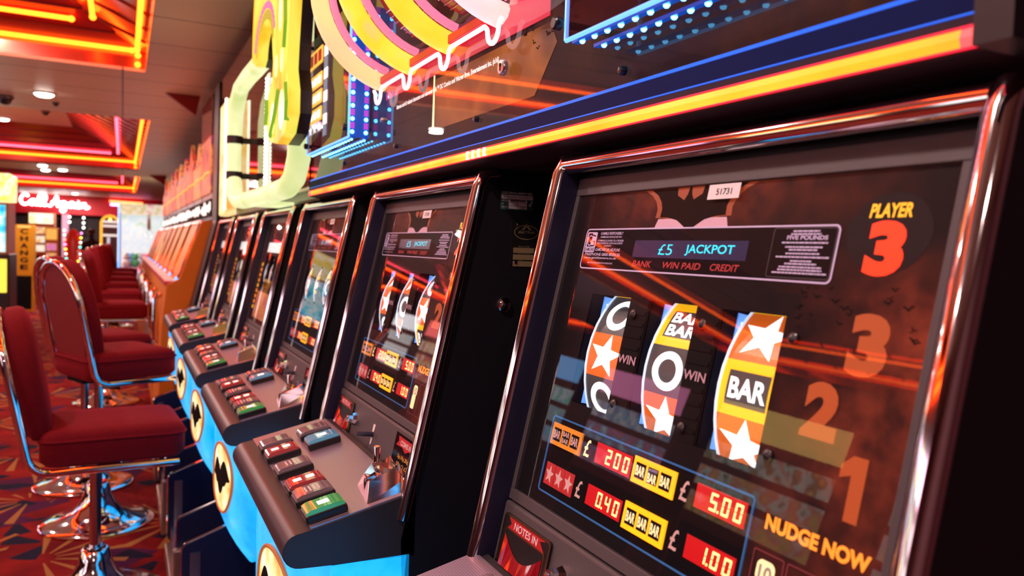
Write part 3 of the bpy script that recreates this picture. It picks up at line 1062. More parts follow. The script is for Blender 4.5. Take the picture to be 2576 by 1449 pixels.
    mb.fbox(K, -0.270, -0.112, 0.002, W - 0.002, 0.0002, 0.0022, DECKM)
    mb.build('deck_plate', t)
    row = [(0.037, 'green', 1), (0.114, 'blank', 3), (0.177, 'red', 2), (0.283, 'blank', 3), (0.398, 'red', 2), (0.470, 'blank', 0)]
    spots = [(-0.240, y, c, k) for y, c, k in row] + [(-0.160, 0.400, 'blue', 1), (-0.160, 0.477, 'blank', 0)]
    for x, y, c, k in spots:
        mb = MB()
        mb.fbox(K, x - 0.033, x + 0.033, y - 0.024, y + 0.024, 0.002, 0.016, BLACKP)
        bo = mb.build('push_button', t, True, bevel=0.004, seg=2)
        mb = MB()
        n = 6
        pr = [(-0.030, 0.013), (-0.030, 0.0195), (-0.022, 0.0225), (0.022, 0.0225), (0.030, 0.0195), (0.030, 0.013)]
        mb.prism(lambda a, b, q: K(x + a, y + q, b), pr, -0.0215, 0.0215, BTN_TOPS[c])
        if k in (1,):
            mb.fbox(K, x - 0.008, x + 0.010, y - 0.008, y + 0.008, 0.0226, 0.0230, BTN_LIT)
        elif k == 2:
            for q in (-0.012, 0.010):
                mb.fbox(K, x + q - 0.007, x + q + 0.007, y - 0.008, y + 0.006, 0.0226, 0.0230, BTN_LIT)
        elif k == 3:
            for q in range(4):
                mb.fbox(K, x - 0.012 + q * 0.007, x - 0.010 + q * 0.007 + 0.001, y - 0.013, y + 0.013, 0.0226, 0.0229, mat('button_print', (0.7, 0.62, 0.62), 0.3))
        mb.build('button_lens', bo, True, bevel=0.002)
    # chrome coin entry: faceted scoop with a return pin
    mb = MB()
    cx, cy = -0.138, 0.060
    base = [(-0.040, -0.046), (0.042, -0.046), (0.042, 0.050), (-0.030, 0.050)]
    mid = [(-0.026, -0.030), (0.030, -0.036), (0.030, 0.036), (-0.018, 0.038)]
    top = [(-0.008, -0.016), (0.022, -0.026), (0.022, 0.022), (-0.004, 0.026)]
    V = [K(cx + a, cy + b, 0.002) for a, b in base] + [K(cx + a, cy + b, hh) for (a, b), hh in zip(mid, (0.032, 0.018, 0.030, 0.022))] + [K(cx + a, cy + b, hh) for (a, b), hh in zip(top, (0.030, 0.038, 0.022, 0.040))]
    fs = []
    for L in (0, 4):
        for i in range(4):
            j = (i + 1) % 4
            fs += [[L + i, L + j, L + 4 + j], [L + i, L + 4 + j, L + 4 + i]]
    V.append(K(cx + 0.010, cy + 0.002, 0.020))
    fs += [[8 + i, 8 + (i + 1) % 4, 12] for i in range(4)]
    mb.add(V, fs, CHROME)
    # raised spout and guide ridges
    for (p, q, hh) in (((-0.034, -0.012), (0.004, 0.004), 0.030), ((0.000, -0.038), (0.034, -0.014), 0.036), ((0.004, 0.020), (0.036, 0.044), 0.034)):
        a, b = min(p[0], q[0]), max(p[0], q[0])
        c, d = min(p[1], q[1]), max(p[1], q[1])
        P = [K(cx + x, cy + y, 0.004) for x, y in ((a, c), (b, c), (b, d), (a, d))] + [K(cx + a + .006, cy + (c + d) / 2, hh), K(cx + b - .004, cy + (c + d) / 2 + .003, hh + .006)]
        mb.add(P, [[0, 1, 5, 4], [2, 3, 4, 5], [0, 4, 3], [1, 2, 5]], CHROME)
    ce = mb.build('coin_entry', t, bevel=0.0012)
    mb = MB()
    mb.lathe([(0.006, 0.0), (0.006, 0.038), (0.005, 0.040), (0, 0.040)], CHROME, K(cx + 0.004, cy + 0.034, 0.024), (0, 0, 1), 14)
    mb.build('return_pin', ce, True)
    # ---- glowing belly, tray and plinth
    belly(t, 0.0, W)
    payout_tray(t)
    mb = MB()
    mb.box(-0.372, -0.125, 0.03, W - 0.02, 0.0, 0.058, BRONZE)
    mb.box(-0.374, -0.20, -0.012, 0.022, 0.0, 0.24, BRONZE)
    mb.build('plinth', t, bevel=0.006)
    return t

ART = art_material('machine_art')
ART_B = art_material('machine_art_maroon', (0.16, 0.015, 0.02), (0.010, 0.004, 0.006), 'all')

def reel_art(t, player):
    h = -0.0262
    # winged emblem against a rust glow
    mb = MB()
    halo = mat('rust_halo_print', (0.20, 0.035, 0.010), 0.5, emit=(0.24, 0.034, 0.008), es=0.8)
    lil = mat('pale_halo_print', (0.5, 0.30, 0.36), 0.5, emit=(0.40, 0.19, 0.25), es=0.7)
    left = [(.180, .0387), (.193, .0450), (.2015, .0530), (.2058, .0620), (.2050, .0715), (.2190, .0720), (.2360, .0755), (.2500, .0830), (.2585, .0965)]
    pts = left + [(.517 - a, b) for a, b in left[-2::-1]]
    big = [(0.2585 + (a - 0.2585) * 1.16, 0.0387 + (b - 0.0387) * 1.02) for a, b in pts]
    for s_, m_ in ((big, halo),):
        fan(mb, F, s_, h + .0001, m_, (0.2475, 0.062))
    for sg in (-1, 1):
        mb.poly([F(0.2585 + sg * a, b, h + .00015) for a, b in ((0.006, 0.0838), (0.060, 0.0838), (0.056, 0.0735), (0.024, 0.0735))], lil)
    fan(mb, F, pts, h + .0003, mat('emblem_black', (0.006, 0.005, 0.005), 0.6, spec=0.06), (0.2475, 0.062))
    for sg in (-1, 1):
        mb.poly([F(0.2495 + sg * a, b, h + .0005) for a, b in ((0.002, 0.0388), (0.022, 0.0388), (0.0205, 0.0470), (0.0080, 0.0530), (0.0035, 0.0465))], halo)
    mb.build('winged_emblem', t)
    # information panel with display
    mb = MB()
    pan = mat('panel_black', (0.006, 0.005, 0.007), 0.6, spec=0.06)
    o, i_ = rrect(0.0571, 0.4580, 0.0835, 0.1360, 0.006), rrect(0.0590, 0.4561, 0.0852, 0.1343, 0.0045)
    fan(mb, F, o, h + .0002, pan, (0.26, 0.11))
    ring_strip(mb, F, o, i_, h + .0004, LILAC)
    lines = [('GAMBLE RESPONSIBLY', .091, .140, .0880, .0915), ('GAMBLING SHOULD BE FUN', .092, .138, .0932, .0955), ('IF GAMBLING IS CAUSING YOU A PROBLEM', .087, .143, .0978, .1002),
             ('FOR CONFIDENTIAL ADVICE AND SUPPORT', .087, .143, .1012, .1036), ('CONTACT:', .104, .120, .1046, .1068), ('GAMCARE UK HELPLINE', .086, .140, .1088, .1125),
             ('FREEPHONE 0808 8020133', .064, .142, .1150, .1186), ('www.gambleaware.co.uk', .064, .136, .1198, .1234), ('MALFUNCTION VOIDS PAYS AND PLAYS', .074, .130, .1268, .1288)]
    for s_, a0, a1, b0, b1 in lines:
        mb.text(s_, F, a0, a1, b0, b1, h + .0004, LILAC, 0.01)
    # helpline logo tile
    tile = rrect(0.0605, 0.0835, 0.0880, 0.1142, 0.002)
    fan(mb, F, tile, h + .0004, LILAC, (0.072, 0.1))
    fan(mb, F, rrect(0.0635, 0.0730, 0.0895, 0.1070, 0.0015), h + .0005, pan, (0.068, 0.098))
    mb.text('G', F, 0.0655, 0.0815, 0.0915, 0.1068, h + .0006, pan, -0.01)
    mb.text('G', F, 0.0640, 0.0730, 0.0920, 0.1060, h + .0007, LILAC, -0.01)
    mb.text('GAMCARE', F, 0.0615, 0.0825, 0.1085, 0.1128, h + .0006, pan, 0.01)
    # small print notice on the right
    ring_strip(mb, F, rrect(0.383, 0.455, 0.0860, 0.1325, 0.003), rrect(0.3836, 0.4544, 0.0866, 0.1319, 0.0025), h + .0004, mat('faint_line', (0.10, 0.08, 0.10), 0.5))
    mb.text('FIVE POUNDS', F, 0.400, 0.446, 0.0932, 0.0972, h + .0004, LILAC, 0.03)
    rng = random.Random(5)
    for v, wd in ((.0885, .030), (.0912, .034), (.0992, .052), (.1032, .042), (.1058, .032), (.1092, .038), (.1124, .060), (.1160, .024), (.1186, .036), (.1216, .048), (.1242, .050), (.1270, .062)):
        x = 0.421 - wd / 2
        while x < 0.421 + wd / 2:
            q = rng.uniform(0.002, 0.006)
            mb.fbox(F, x, min(x + q, 0.421 + wd / 2), v, v + .0014, h + .0002, h + .0004, LILAC)
            x += q + 0.0007
    for s_, a0, a1 in (('BANK', .1715, .2075), ('WIN PAID', .228, .291), ('CREDIT', .306, .347)):
        mb.text(s_, F, a0, a1, 0.1226, 0.1298, h + .0004, DIMRED, 0.012, 0.15)
    ip = mb.build('info_panel', t)
    mb = MB()
    mb.fbox(F, 0.1682, 0.3535, 0.0985, 0.1185, h, h + .0006, DISP)
    dm = mb.build('message_display', t)
    mb = MB()
    mb.text('£5', F, .2160, .2400, .1030, .1150, h + .0008, CYAN_TXT, -0.005)
    mb.text('JACKPOT', F, .2620, .3360, .1030, .1150, h + .0008, CYAN_TXT, 0.012)
    mb.build('display_text', dm)
    # player sign
    mb = MB()
    dsc = mat('disc_print', (0.012, 0.009, 0.010), 0.5, spec=0.1, emit=(0.010, 0.006, 0.007), es=0.6)
    fan(mb, F, [(0.503 + 0.0385 * cos(2 * pi * k / 40), 0.0915 + 0.0335 * sin(2 * pi * k / 40)) for k in range(40)], h + .0001, dsc, (0.503, 0.0915))
    mb.text('PLAYER', F, 0.4830, 0.5215, 0.0670, 0.0788, h + .0004, YEL_TXT, 0.03, 0.12)
    big_digit(mb, str(player), 0.4860 if player != 1 else 0.492, 0.5210 if player != 1 else 0.514, 0.0812, 0.1270, h + .0005, RED_NUM, 0.06)
    mb.build('player_sign', t)
    for ch, a0, a1, b0, b1 in (('3', .4880, .5240, .1570, .2080), ('2', .4570, .4930, .2170, .2640), ('1', .5040, .5270, .2680, .3180)):
        mb = MB()
        big_digit(mb, ch, a0, a1, b0, b1, h + .0004, ORG_NUM, 0.06)
        mb.build('ladder_number', t)
    mb = MB()
    mb.text('NUDGE NOW', F, .4425, .5450, .3352, .3482, h + .0005, ORG_TXT, 0.045)
    mb.build('nudge_sign', t)
    # flock of tiny winged marks printed below the player disc
    mb = MB()
    rng = random.Random(11)
    for k in range(26):
        a, b = rng.uniform(0.42, 0.545), rng.uniform(0.128, 0.175)
        s_ = rng.uniform(0.0025, 0.0055)
        r_ = rng.uniform(-0.6, 0.6)
        c_, d_ = cos(r_), sin(r_)
        P = [(-1, -.2), (-.5, -.35), (0, 0.1), (.5, -.35), (1, -.2), (.45, .05), (0, .5), (-.45, .05)]
        mb.poly([F(a + s_ * (p * c_ - q * d_), b + s_ * (p * d_ + q * c_), h + .0002) for p, q in P], INK)
    mb.build('flock_print', t)
    # prize panel
    mb = MB()
    path = [(0.424, 0.3268), (0.0800, 0.3268), (0.0775, 0.3290), (0.0775, 0.4180), (0.0800, 0.4205), (0.424, 0.4205)]
    fan(mb, F, [(0.424, 0.3265), (0.0775, 0.3265), (0.0775, 0.4208), (0.424, 0.4208)], h + .0001, pan, (0.25, 0.37))
    mb.tube([F(a, b, h + .0006) for a, b in path + [(0.4262, 0.4185), (0.4262, 0.329)]], 0.0011, BLUE_LINE, 5, closed=True)
    for s_, a, v, m_ in (('£', .1575, .338, CREAM), ('£', .3318, .3368, DULLP), ('£', .1580, .3862, DULLP), ('£', .3318, .3846, DULLP)):
        mb.text(s_, F, a, a + .0115, v, v + .020, h + .0006, m_, 0.01)
    for k in range(3):
        a0 = 0.0848 + 0.0222 * k
        mb.fbox(F, a0, a0 + 0.0215, 0.3835, 0.4105, h + .0002, h + .0005, glow('star_red', (0.50, 0.02, 0.02), 0.6))
        sp = star_pts(a0 + .0107, 0.3975, 0.0105, 0.1, 0.95, 1.15)
        fan(mb, F, sp, h + .0007, DULLP, (a0 + .0107, .3975))
    mb.build('prize_panel', t)
    bar_plaque(t, .0833, .1517, .3340, .3606, False, double_mid=True)
    bar_plaque(t, .2558, .3246, .3330, .3603, True, banner=True)
    bar_plaque(t, .2560, .3246, .3812, .4092, True)
    for txt, a0, a1, b0, b1 in (('200', .1817, .2500, .3360, .3593), ('0.40', .1811, .2485, .3845, .4072), ('5.00', .3537, .4200, .3340, .3570), ('1.00', .3540, .4195, .3830, .4050)):
        mb = MB()
        mb.fbox(F, a0, a1, b0, b1, h + .0001, h + .0006, SEG_BG)
        dw = mb.build('digit_window', t)
        mb = MB()
        digits(mb, F, txt, a0 + (a1 - a0) * 0.27, a1 - .0005, b0 + .0032, b1 - .0032, h + .0008, SEG_ON)
        mb.build('lit_digits', dw)
    # cash ladder: first rung lit
    mb = MB()
    for k in range(3):
        a0 = 0.4360 + 0.037 * k
        o, i_ = rrect(a0, a0 + .034, .366, .425, .002), rrect(a0 + .001, a0 + .033, .367, .424, .0015)
        ring_strip(mb, F, o, i_, h + .0003, mat('maroon_line', (0.20, 0.03, 0.04), 0.5, emit=(0.14, 0.01, 0.02), es=0.5))
    mb.build('cash_ladder', t)
    mb = MB()
    fan(mb, F, rrect(.4425, .4625, .3725, .3920, .006), h + .0005, CREAM, (.452, .382))
    fan(mb, F, rrect(.4425, .4605, .3900, .4150, .003), h + .0005, CREAM, (.452, .40))
    mb.text('10', F, .4455, .4600, .3765, .3900, h + .0008, mat('grey_print', (0.45, 0.45, 0.42), 0.5), 0.03)
    mb.build('ten_marker', t)
    mb = MB()
    mb.fbox(F, .2838, .3302, .0398, .0556, -.0220, -.0217, WHITEP)
    mb.text('51731' if player == 3 else {2: '51730', 1: '51729'}[player], F, .296, .319, .0445, .0512, -.0215, INK, 0.01)
    mb.build('number_sticker', t)

def side_art(t):
    h = -0.0262
    lit = streaks('white_lit_picture', [(0.9, 0.25, 0.25), (1.0, 0.95, 0.9), (1.0, 1.0, 1.0), (0.6, 0.8, 1.0)], 30, 1.3) if 'white_lit_picture' not in MATS else MATS['white_lit_picture']
    warm = streaks('gold_lit_picture', [(0.5, 0.05, 0.02), (0.8, 0.3, 0.03), (0.6, 0.1, 0.15), (0.9, 0.55, 0.2)], 18, 0.7) if 'gold_lit_picture' not in MATS else MATS['gold_lit_picture']
    mb = MB()
    for k in range(9):
        mb.fbox(F, 0.045, 0.075, 0.20 + k * 0.022, 0.214 + k * 0.022, h, h + .0006, ORG_TXT if k % 4 else YEL_TXT)
    mb.build('lit_letter_strip', t)
    mb = MB()
    mb.fbox(F, 0.10, 0.42, 0.315, 0.420, h, h + .0006, warm)
    mb.build('picture_panel', t)
    mb = MB()
    for k in range(5):
        mb.fbox(F, 0.45, 0.53, 0.12 + k * 0.055, 0.155 + k * 0.055, h, h + .0006, warm if k % 2 else ORG_NUM)
    mb.build('side_prize', t)
    mb = MB()
    mb.fbox(F, 0.10, 0.42, 0.115, 0.155, h, h + .0006, lit)
    mb.build('lit_title', t)

fruit_machine(-0.004, 3, 'black fruit machine with PLAYER 3 on its glass, closest of the row', reel_sets=['OSO', 'DOS', 'SBS'])
fruit_machine(0.857, 2, 'black fruit machine with PLAYER 2 on its glass, chrome coin entry in full view', reel_sets=['SSO', 'SOS', 'OSB'])
fruit_machine(1.642, 1, 'black fruit machine beyond the PLAYER 2 one, under the blue-lit prize board', reel_sets=['DSB', 'SBO', 'BOS'])
fruit_machine(2.442, 0, 'black fruit machine with white-lit reels, fourth along, under the lime tube sign', style='side', reel_sets=['OOB', 'BSO', 'SOB'])
fruit_machine(3.27, 0, 'black fruit machine with white-lit reels, fifth along, under the lime tube sign', style='side', reel_sets=['OSO', 'BOO', 'SOB'])
fruit_machine(4.10, 0, 'black fruit machine with white-lit reels, last one before the orange cabinets', style='side', reel_sets=['SOB', 'OSO', 'BOS'])

# stickers that show on the end cheeks between the machines
def side_stickers(y):
    t = [o for o in C.objects if o.name.startswith('fruit_machine') and abs(o.location.y - y) < 0.01][0]
    G = lambda a, b, h: (a, -h, b)
    mb = MB()
    teal = mat('sticker_teal', (0.03, 0.09, 0.09), 0.4)
    mb.prism(G, rrect(0.034, 0.097, 1.3455, 1.3765, 0.002), 0.0, 0.0006, teal)
    mb.fbox(G, 0.0355, 0.0950, 1.3640, 1.3705, 0.0006, 0.0008, WHITEP)
    for k in range(3):
        mb.fbox(G, 0.0355 + 0.0135, 0.084, 1.3475 + k * 0.0053, 1.3522 + k * 0.0053, 0.0006, 0.0008, WHITEP)
    H = lambda a, b, h: (a, -h, b)
    mb.text('ELECTRICAL SAFETY TEST', H, 0.037, 0.094, 1.3758, 1.3720, 0.0009, WHITEP, 0.01)
    mb.text('P&S Electrical  01424 858273', H, 0.0370, 0.0935, 1.3692, 1.3655, 0.0010, INK)
    for k, s_ in enumerate(('TEST DATE', 'BY', 'APP. I.D.')):
        mb.text(s_, H, 0.036, 0.0475 if k != 1 else 0.041, 1.3517 + k * .0053, 1.3487 + k * .0053, 0.0009, WHITEP)
    mb.text('PS', H, 0.063, 0.068, 1.3570, 1.3535, 0.0010, INK)
    mb.text('2017', H, 0.072, 0.082, 1.3518, 1.3482, 0.0010, INK)
    rng = random.Random(3)
    x = 0.052
    while x < 0.081:
        w = rng.choice((0.0004, 0.0008))
        mb.fbox(G, x, x + w, 1.3596, 1.3626, 0.0008, 0.0010, INK)
        x += w + 0.0006
    mb.poly([H(a, b, 0.0010) for a, b in ((0.0865, 1.354), (0.0885, 1.3545), (0.0900, 1.3515), (0.0945, 1.3620), (0.0930, 1.3622), (0.0898, 1.3548), (0.0885, 1.357))], WHITEP)
    mb.build('test_sticker', t)
    mb = MB()
    gold = mat('plate_gold', (0.42, 0.30, 0.16), 0.4, 0.4)
    mb.fbox(G, 0.056, 0.150, 1.254, 1.327, 0.0, 0.0012, mat('maker_plate_black', (0.012, 0.011, 0.010), 0.35))
    N = 36
    e1 = [(0.0845 + 0.0235 * cos(2 * pi * k / N), 1.3085 + 0.0125 * sin(2 * pi * k / N)) for k in range(N)]
    e2 = [(0.0845 + 0.0222 * cos(2 * pi * k / N), 1.3085 + 0.0112 * sin(2 * pi * k / N)) for k in range(N)]
    ring_strip(mb, G, e1, e2, 0.0015, gold)
    mb.poly([H(a, b, 0.0015) for a, b in ((0.0745, 1.3125), (0.0845, 1.3235), (0.0945, 1.3125), (0.0895, 1.3125), (0.0845, 1.3180), (0.0795, 1.3125))], gold)
    mb.text('ASTRA', H, 0.0685, 0.1005, 1.3110, 1.3065, 0.0016, gold, 0.02)
    for k in range(3):
        mb.fbox(G, 0.0605, 0.1005, 1.2820 - k * 0.0115 - .009, 1.2820 - k * 0.0115, 0.0012, 0.0015, gold)
    mb.fbox(G, 0.103, 0.145, 1.2735, 1.282, 0.0012, 0.0015, gold)
    mb.fbox(G, 0.103, 0.145, 1.250 + .0055, 1.270, 0.0012, 0.0015, gold)
    for k, s_ in enumerate(('SERIAL NUMBER', 'MFG. DATE', 'MODEL')):
        mb.text(s_, H, 0.070, 0.092 if k < 2 else 0.080, 1.2852 - k * .0115, 1.2830 - k * .0115, 0.0016, gold)
    for x, z in ((0.0685, 1.3215), (0.0655, 1.2575)):
        mb.lathe([(0.0032, 0), (0.0032, 0.0012), (0.0018, 0.002), (0, 0.002)], CHROME, (x, -0.0012, z), (0, -1, 0), 12)
    mb.build('maker_plate', t)
    mb = MB()
    mb.lathe([(0.0125, 0), (0.0125, 0.003), (0.009, 0.006), (0.0, 0.008)], CHROME, (0.047, 0, 1.184), (0, -1, 0), 18)
    mb.build('cheek_lock', t, True)
side_stickers(0.857)

# ------------------------------------------------------------------ shared topper over the three player machines
def jackpot_topper():
    t = thing('jackpot_topper', 'long lit topper with giant red drums and an orange light bar, above the PLAYER machines', 'topper', (0, 0, CEIL - 1.0), 0)
    zo = CEIL - 1.0
    G = lambda a, b, c: (a, b, c - zo)
    y0, y1 = -0.012, 2.085
    navy = mat('topper_navy', (0.004, 0.009, 0.07), 0.6, spec=0.06)
    purple = mat('topper_plum', (0.040, 0.022, 0.034), 0.55, spec=0.12)
    mb = MB()
    # section across: underside slopes back from the light bar to the machines' tops
    prof = [(0.035, 1.4125), (-0.024, 1.4205), (-0.024, 1.4225), (-0.018, 1.4225), (-0.018, 1.4375), (-0.025, 1.4375), (-0.025, 1.4455), (-0.010, 1.4455), (-0.010, CEIL - 0.06), (0.42, CEIL - 0.06), (0.42, 1.4125)]
    mb.prism(lambda a, b, c: G(a, c, b), prof, y0, y1, purple)
    mb.build('housing', t)
    mb = MB()
    mb.prism(lambda a, b, c: G(a, c, b), [(-0.060, 1.414), (0.44, 1.414), (0.44, CEIL - 0.05), (-0.060, CEIL - 0.05)], y0 - 0.025, y0, CAB)
    mb.build('end_panel', t)
    mb = MB()
    n = 24
    bar = streaks('orange_light_bar', [(1.0, 0.20, 0.03), (1.0, 0.44, 0.02), (1.0, 0.52, 0.04), (1.0, 0.36, 0.02)], 3.0, 1.3, (1, 1.5, 1))
    end = glow('light_bar_end', (1.0, 0.10, 0.10), 1.5)
    mb.prism(lambda a, b, c: G(a, c, b), [(-0.0262, 1.4228), (-0.0285, 1.430), (-0.0262, 1.4372), (-0.018, 1.4372), (-0.018, 1.4228)], y0 + 0.03, y1 - 0.03, bar)
    for a, b in ((y0, y0 + 0.03), (y1 - 0.08, y1)):
        mb.prism(lambda p, q, c: G(p, c, q), [(-0.0262, 1.4228), (-0.0285, 1.430), (-0.0262, 1.4372), (-0.018, 1.4372), (-0.018, 1.4228)], a, b, end)
    red = glow('light_bar_red_edge', (1.0, 0.02, 0.05), 1.2)
    wf = glow('light_bar_white_flash', (1.0, 0.95, 0.85), 2.0)
    for z in (1.4228, 1.4372):
        mb.tube([G(-0.0264, y0, z), G(-0.0264, y1, z)], 0.0011, red, 6)
    for y in (0.790, 0.812, 0.834, 0.856):
        mb.box(-0.0292, -0.027, y, y + 0.007, 1.4238 - zo, 1.4364 - zo, wf)
    mb.build('light_bar', t, True)
    # blue-edged strip over the bar
    mb = MB()
    mb.prism(lambda a, b, c: G(a, c, b), [(-0.025, 1.4470), (-0.0235, 1.4665), (-0.010, 1.4690), (-0.010, 1.4470)], y0, y1, navy)
    mb.build('navy_strip', t)
    edge = glow('blue_edge_light', (0.03, 0.16, 1.0), 0.9)
    for z, x, r in ((1.4463, -0.0252, 0.0008), (1.4678, -0.0238, 0.0009), (1.4705, -0.0215, 0.0009)):
        mb = MB()
        mb.tube([G(x, y0, z), G(x, y1, z)], r, edge, 6)
        mb.build('blue_edge', t)
    # printed glass
    art = art_material('topper_art', (0.065, 0.022, 0.010), (0.018, 0.011, 0.013), 'all')
    mb = MB()
    mb.box(-0.0125, -0.0105, y0, y1, 1.470 - zo, CEIL - 0.08 - zo, art)
    gold = streaks('golden_sky_print', [(0.16, 0.035, 0.008), (0.42, 0.13, 0.02), (0.06, 0.018, 0.010)], 6, 0.5)
    mb.poly([G(-0.0130, a, b) for a, b in ((1.065, 1.4975), (0.66, 1.4975), (0.60, 1.56), (0.62, 1.592), (1.065, 1.592))], gold)
    mb.poly([G(-0.0132, 1.069, 1.4975), G(-0.0132, 1.059, 1.4975), G(-0.0132, 1.061, 1.620), G(-0.0132, 1.067, 1.620)], glow('golden_edge', (1.0, 0.62, 0.25), 2.6))
    rng = random.Random(8)
    for k in range(60):
        y, z = rng.uniform(0.55, 0.72), rng.uniform(1.56, 1.72)
        s_ = rng.uniform(.004, .010)
        r_ = rng.uniform(-.8, .8)
        P = [(-1, .2), (-.5, .35), (0, -0.1), (.5, .35), (1, .2), (.45, -.05), (0, -.5), (-.45, -.05)]
        mb.poly([G(-0.0134, y + s_ * (p * cos(r_) - q * sin(r_)), z + s_ * (p * sin(r_) + q * cos(r_))) for p, q in P], INK)
    mb.poly([G(-0.0131, a, b) for a, b in ((0.75, 1.615), (0.60, 1.66), (0.52, 1.75), (0.52, 2.1), (0.75, 2.1))], streaks('pink_lit_print', [(0.8, 0.12, 0.12), (0.95, 0.30, 0.22), (0.7, 0.05, 0.12)], 6, 0.7))
    mb.text('Batman and all related characters and elements © & ™ DC Comics and Warner Bros. Entertainment Inc. (s16)', lambda a, b, h: G(-0.0128 - h, -a, b), -1.285, -0.781, 1.5785, 1.5665, 0.001, glow('white_lit_print', (0.95, 0.92, 0.9), 0.9), 0.04)
    mb.build('printed_panel', t)
    mb = MB()
    mb.box(-0.0205, -0.0190, y0, y1, 1.470 - zo, CEIL - 0.08 - zo, GLASS)
    mb.build('front_glass', t)
    # lock and screws
    mb = MB()
    mb.lathe([(0.0125, 0), (0.0125, 0.004), (0.0105, 0.007), (0.009, 0.0075), (0, 0.0075)], STEEL, G(-0.0205, 0.746, 1.553), (-1, 0, 0), 20)
    mb.fbox(lambda a, b, c: G(-0.0283 - c, 0.746 + a, 1.553 + b), -0.001, 0.001, -0.006, 0.002, 0, 0.0004, INK)
    mb.lathe([(0.003, 0), (0.003, 0.0003), (0, 0.0003)], INK, G(-0.0281, 0.746, 1.556), (-1, 0, 0), 10)
    mb.build('key_lock', t, True)
    for y, z in ((0.426, 1.487), (0.839, 1.488), (1.351, 1.555), (1.253, 1.488), (1.676, 1.488)):
        mb = MB()
        mb.lathe([(0.0055, 0), (0.0055, 0.004), (0.004, 0.0075), (0, 0.0080)], BLACKP if z < 1.5 else STEEL, G(-0.0205, y, z), (-1, 0, 0), 14)
        mb.build('screw', t, True)
    # giant drums between four glowing ribs
    cx, cz, R = 0.0202, 1.8194, 0.1955
    a0, a1 = radians(152), radians(258)
    rib_y = [1.334, 1.142, 0.943, 0.744]
    for i, y in enumerate(rib_y):
        mb = MB()
        N = 26
        V = []
        sec = [(-0.018, -0.020), (-0.027, -0.010), (-0.025, 0.002), (-0.012, 0.010), (0.012, 0.010), (0.025, 0.002), (0.027, -0.010), (0.018, -0.020)]
        for k in range(N + 1):
            a = radians(100) + (radians(258) - radians(100)) * k / N
            for dy, dr in sec:
                r = R + dr
                V.append(G(cx + r * cos(a), y + 0.020 + dy, cz + r * sin(a)))
        m_ = len(sec)
        fs = [[k * m_ + q, k * m_ + (q + 1) % m_, (k + 1) * m_ + (q + 1) % m_, (k + 1) * m_ + q] for k in range(N) for q in range(m_)]
        fs += [list(range(m_)), [N * m_ + q for q in range(m_)]]
        rm = streaks('yellow_lit_rib', [(1.0, 0.46, 0.20), (1.0, 0.58, 0.03), (1.0, 0.66, 0.06), (1.0, 0.55, 0.25)], 7, 1.2) if 'yellow_lit_rib' not in MATS else MATS['yellow_lit_rib']
        ph = streaks('peach_lit_rib', [(1.0, 0.52, 0.28), (1.0, 0.62, 0.25), (1.0, 0.66, 0.36)], 4, 1.15) if 'peach_lit_rib' not in MATS else MATS['peach_lit_rib']
        pk = streaks('pale_pink_lit_rib', [(1.0, 0.62, 0.60), (1.0, 0.72, 0.82), (1.0, 0.60, 0.55)], 5, 1.15) if 'pale_pink_lit_rib' not in MATS else MATS['pale_pink_lit_rib']
        mb.add(V, fs, pk if i == 3 else (ph if i == 0 else rm))
        mb.build('lit_rib', t, True, angle=70)
        mb = MB()
        arcp = [(cx + (R - 0.026) * cos(a), y - 0.008, cz + (R - 0.026) * sin(a)) for a in [radians(105) + radians(150) * k / 24 for k in range(25)]]
        mb.tube([G(*p) for p in arcp], 0.008, glow('pink_rib_edge', (1.0, 0.22, 0.38), 0.9), 8)
        mb.build('pink_rib_edge', t, True)
    sy = [(1.334, 1.142), (1.142, 0.943), (0.943, 0.744)]
    for i, (ya, yb) in enumerate(sy):
        mb = MB()
        Rd = R - 0.050
        drumr = mat('drum_red', (0.22, 0.012, 0.03), 0.2, coat=0.6, emit=(0.25, 0.006, 0.03), es=0.5)
        w0, w1 = yb + 0.048, ya - 0.012
        def DD(a, b, h):
            return G(cx + (Rd + h) * cos(b), a, cz + (Rd + h) * sin(b))
        for k in range(24):
            p, q = radians(100 + 6.6 * k), radians(100 + 6.6 * (k + 1))
            mb.poly([DD(w0, p, 0), DD(w1, p, 0), DD(w1, q, 0), DD(w0, q, 0)], drumr)
        yc = (w0 + w1) / 2
        silver = mat('drum_silver', (0.5, 0.42, 0.45), 0.3, 0.3, emit=(0.4, 0.22, 0.26), es=0.5)
        hw = (w1 - w0) / 2
        if i == 0:
            mb.text('18', lambda a, b, h: DD(-a, b, h), -w1 + .01, -w0 - .01, radians(196), radians(212), .001, silver)
            sp = [(yc + hw * .9 * sin(pi * k / 5) * (1 if k % 2 == 0 else .42), radians(172) + radians(17) * cos(pi * k / 5) * (-1 if k % 2 == 0 else -.42)) for k in range(10)]
        else:
            sp = [(yc + hw * .95 * sin(pi * k / 5) * (1 if k % 2 == 0 else .42), radians(200) + radians(17) * cos(pi * k / 5) * (-1 if k % 2 == 0 else -.42)) for k in range(10)]
        mb.add([DD(yc, sum(p[1] for p in sp) / 10, .001)] + [DD(a, b, .001) for a, b in sp], [[0, 1 + k, 1 + (k + 1) % 10] for k in range(10)], silver)
        gy = glow('drum_gold_mark', (1.0, 0.5, 0.02), 0.9)
        mb.poly([DD(w0 + .02, radians(214), .001), DD(w1 - .02, radians(214), .001), DD(w1 - .02, radians(217), .001), DD(w0 + .02, radians(217), .001)], gy)
        cl = mat('drum_clear_line', (0.6, 0.5, 0.55), 0.1, 0.6)
        for k in range(6):
            a = radians(222 + 5 * k)
            mb.tube([DD(w0, a, .002), DD(w1, a, .002)], 0.001, cl, 5)
        mb.build('giant_drum', t)
        mb = MB()
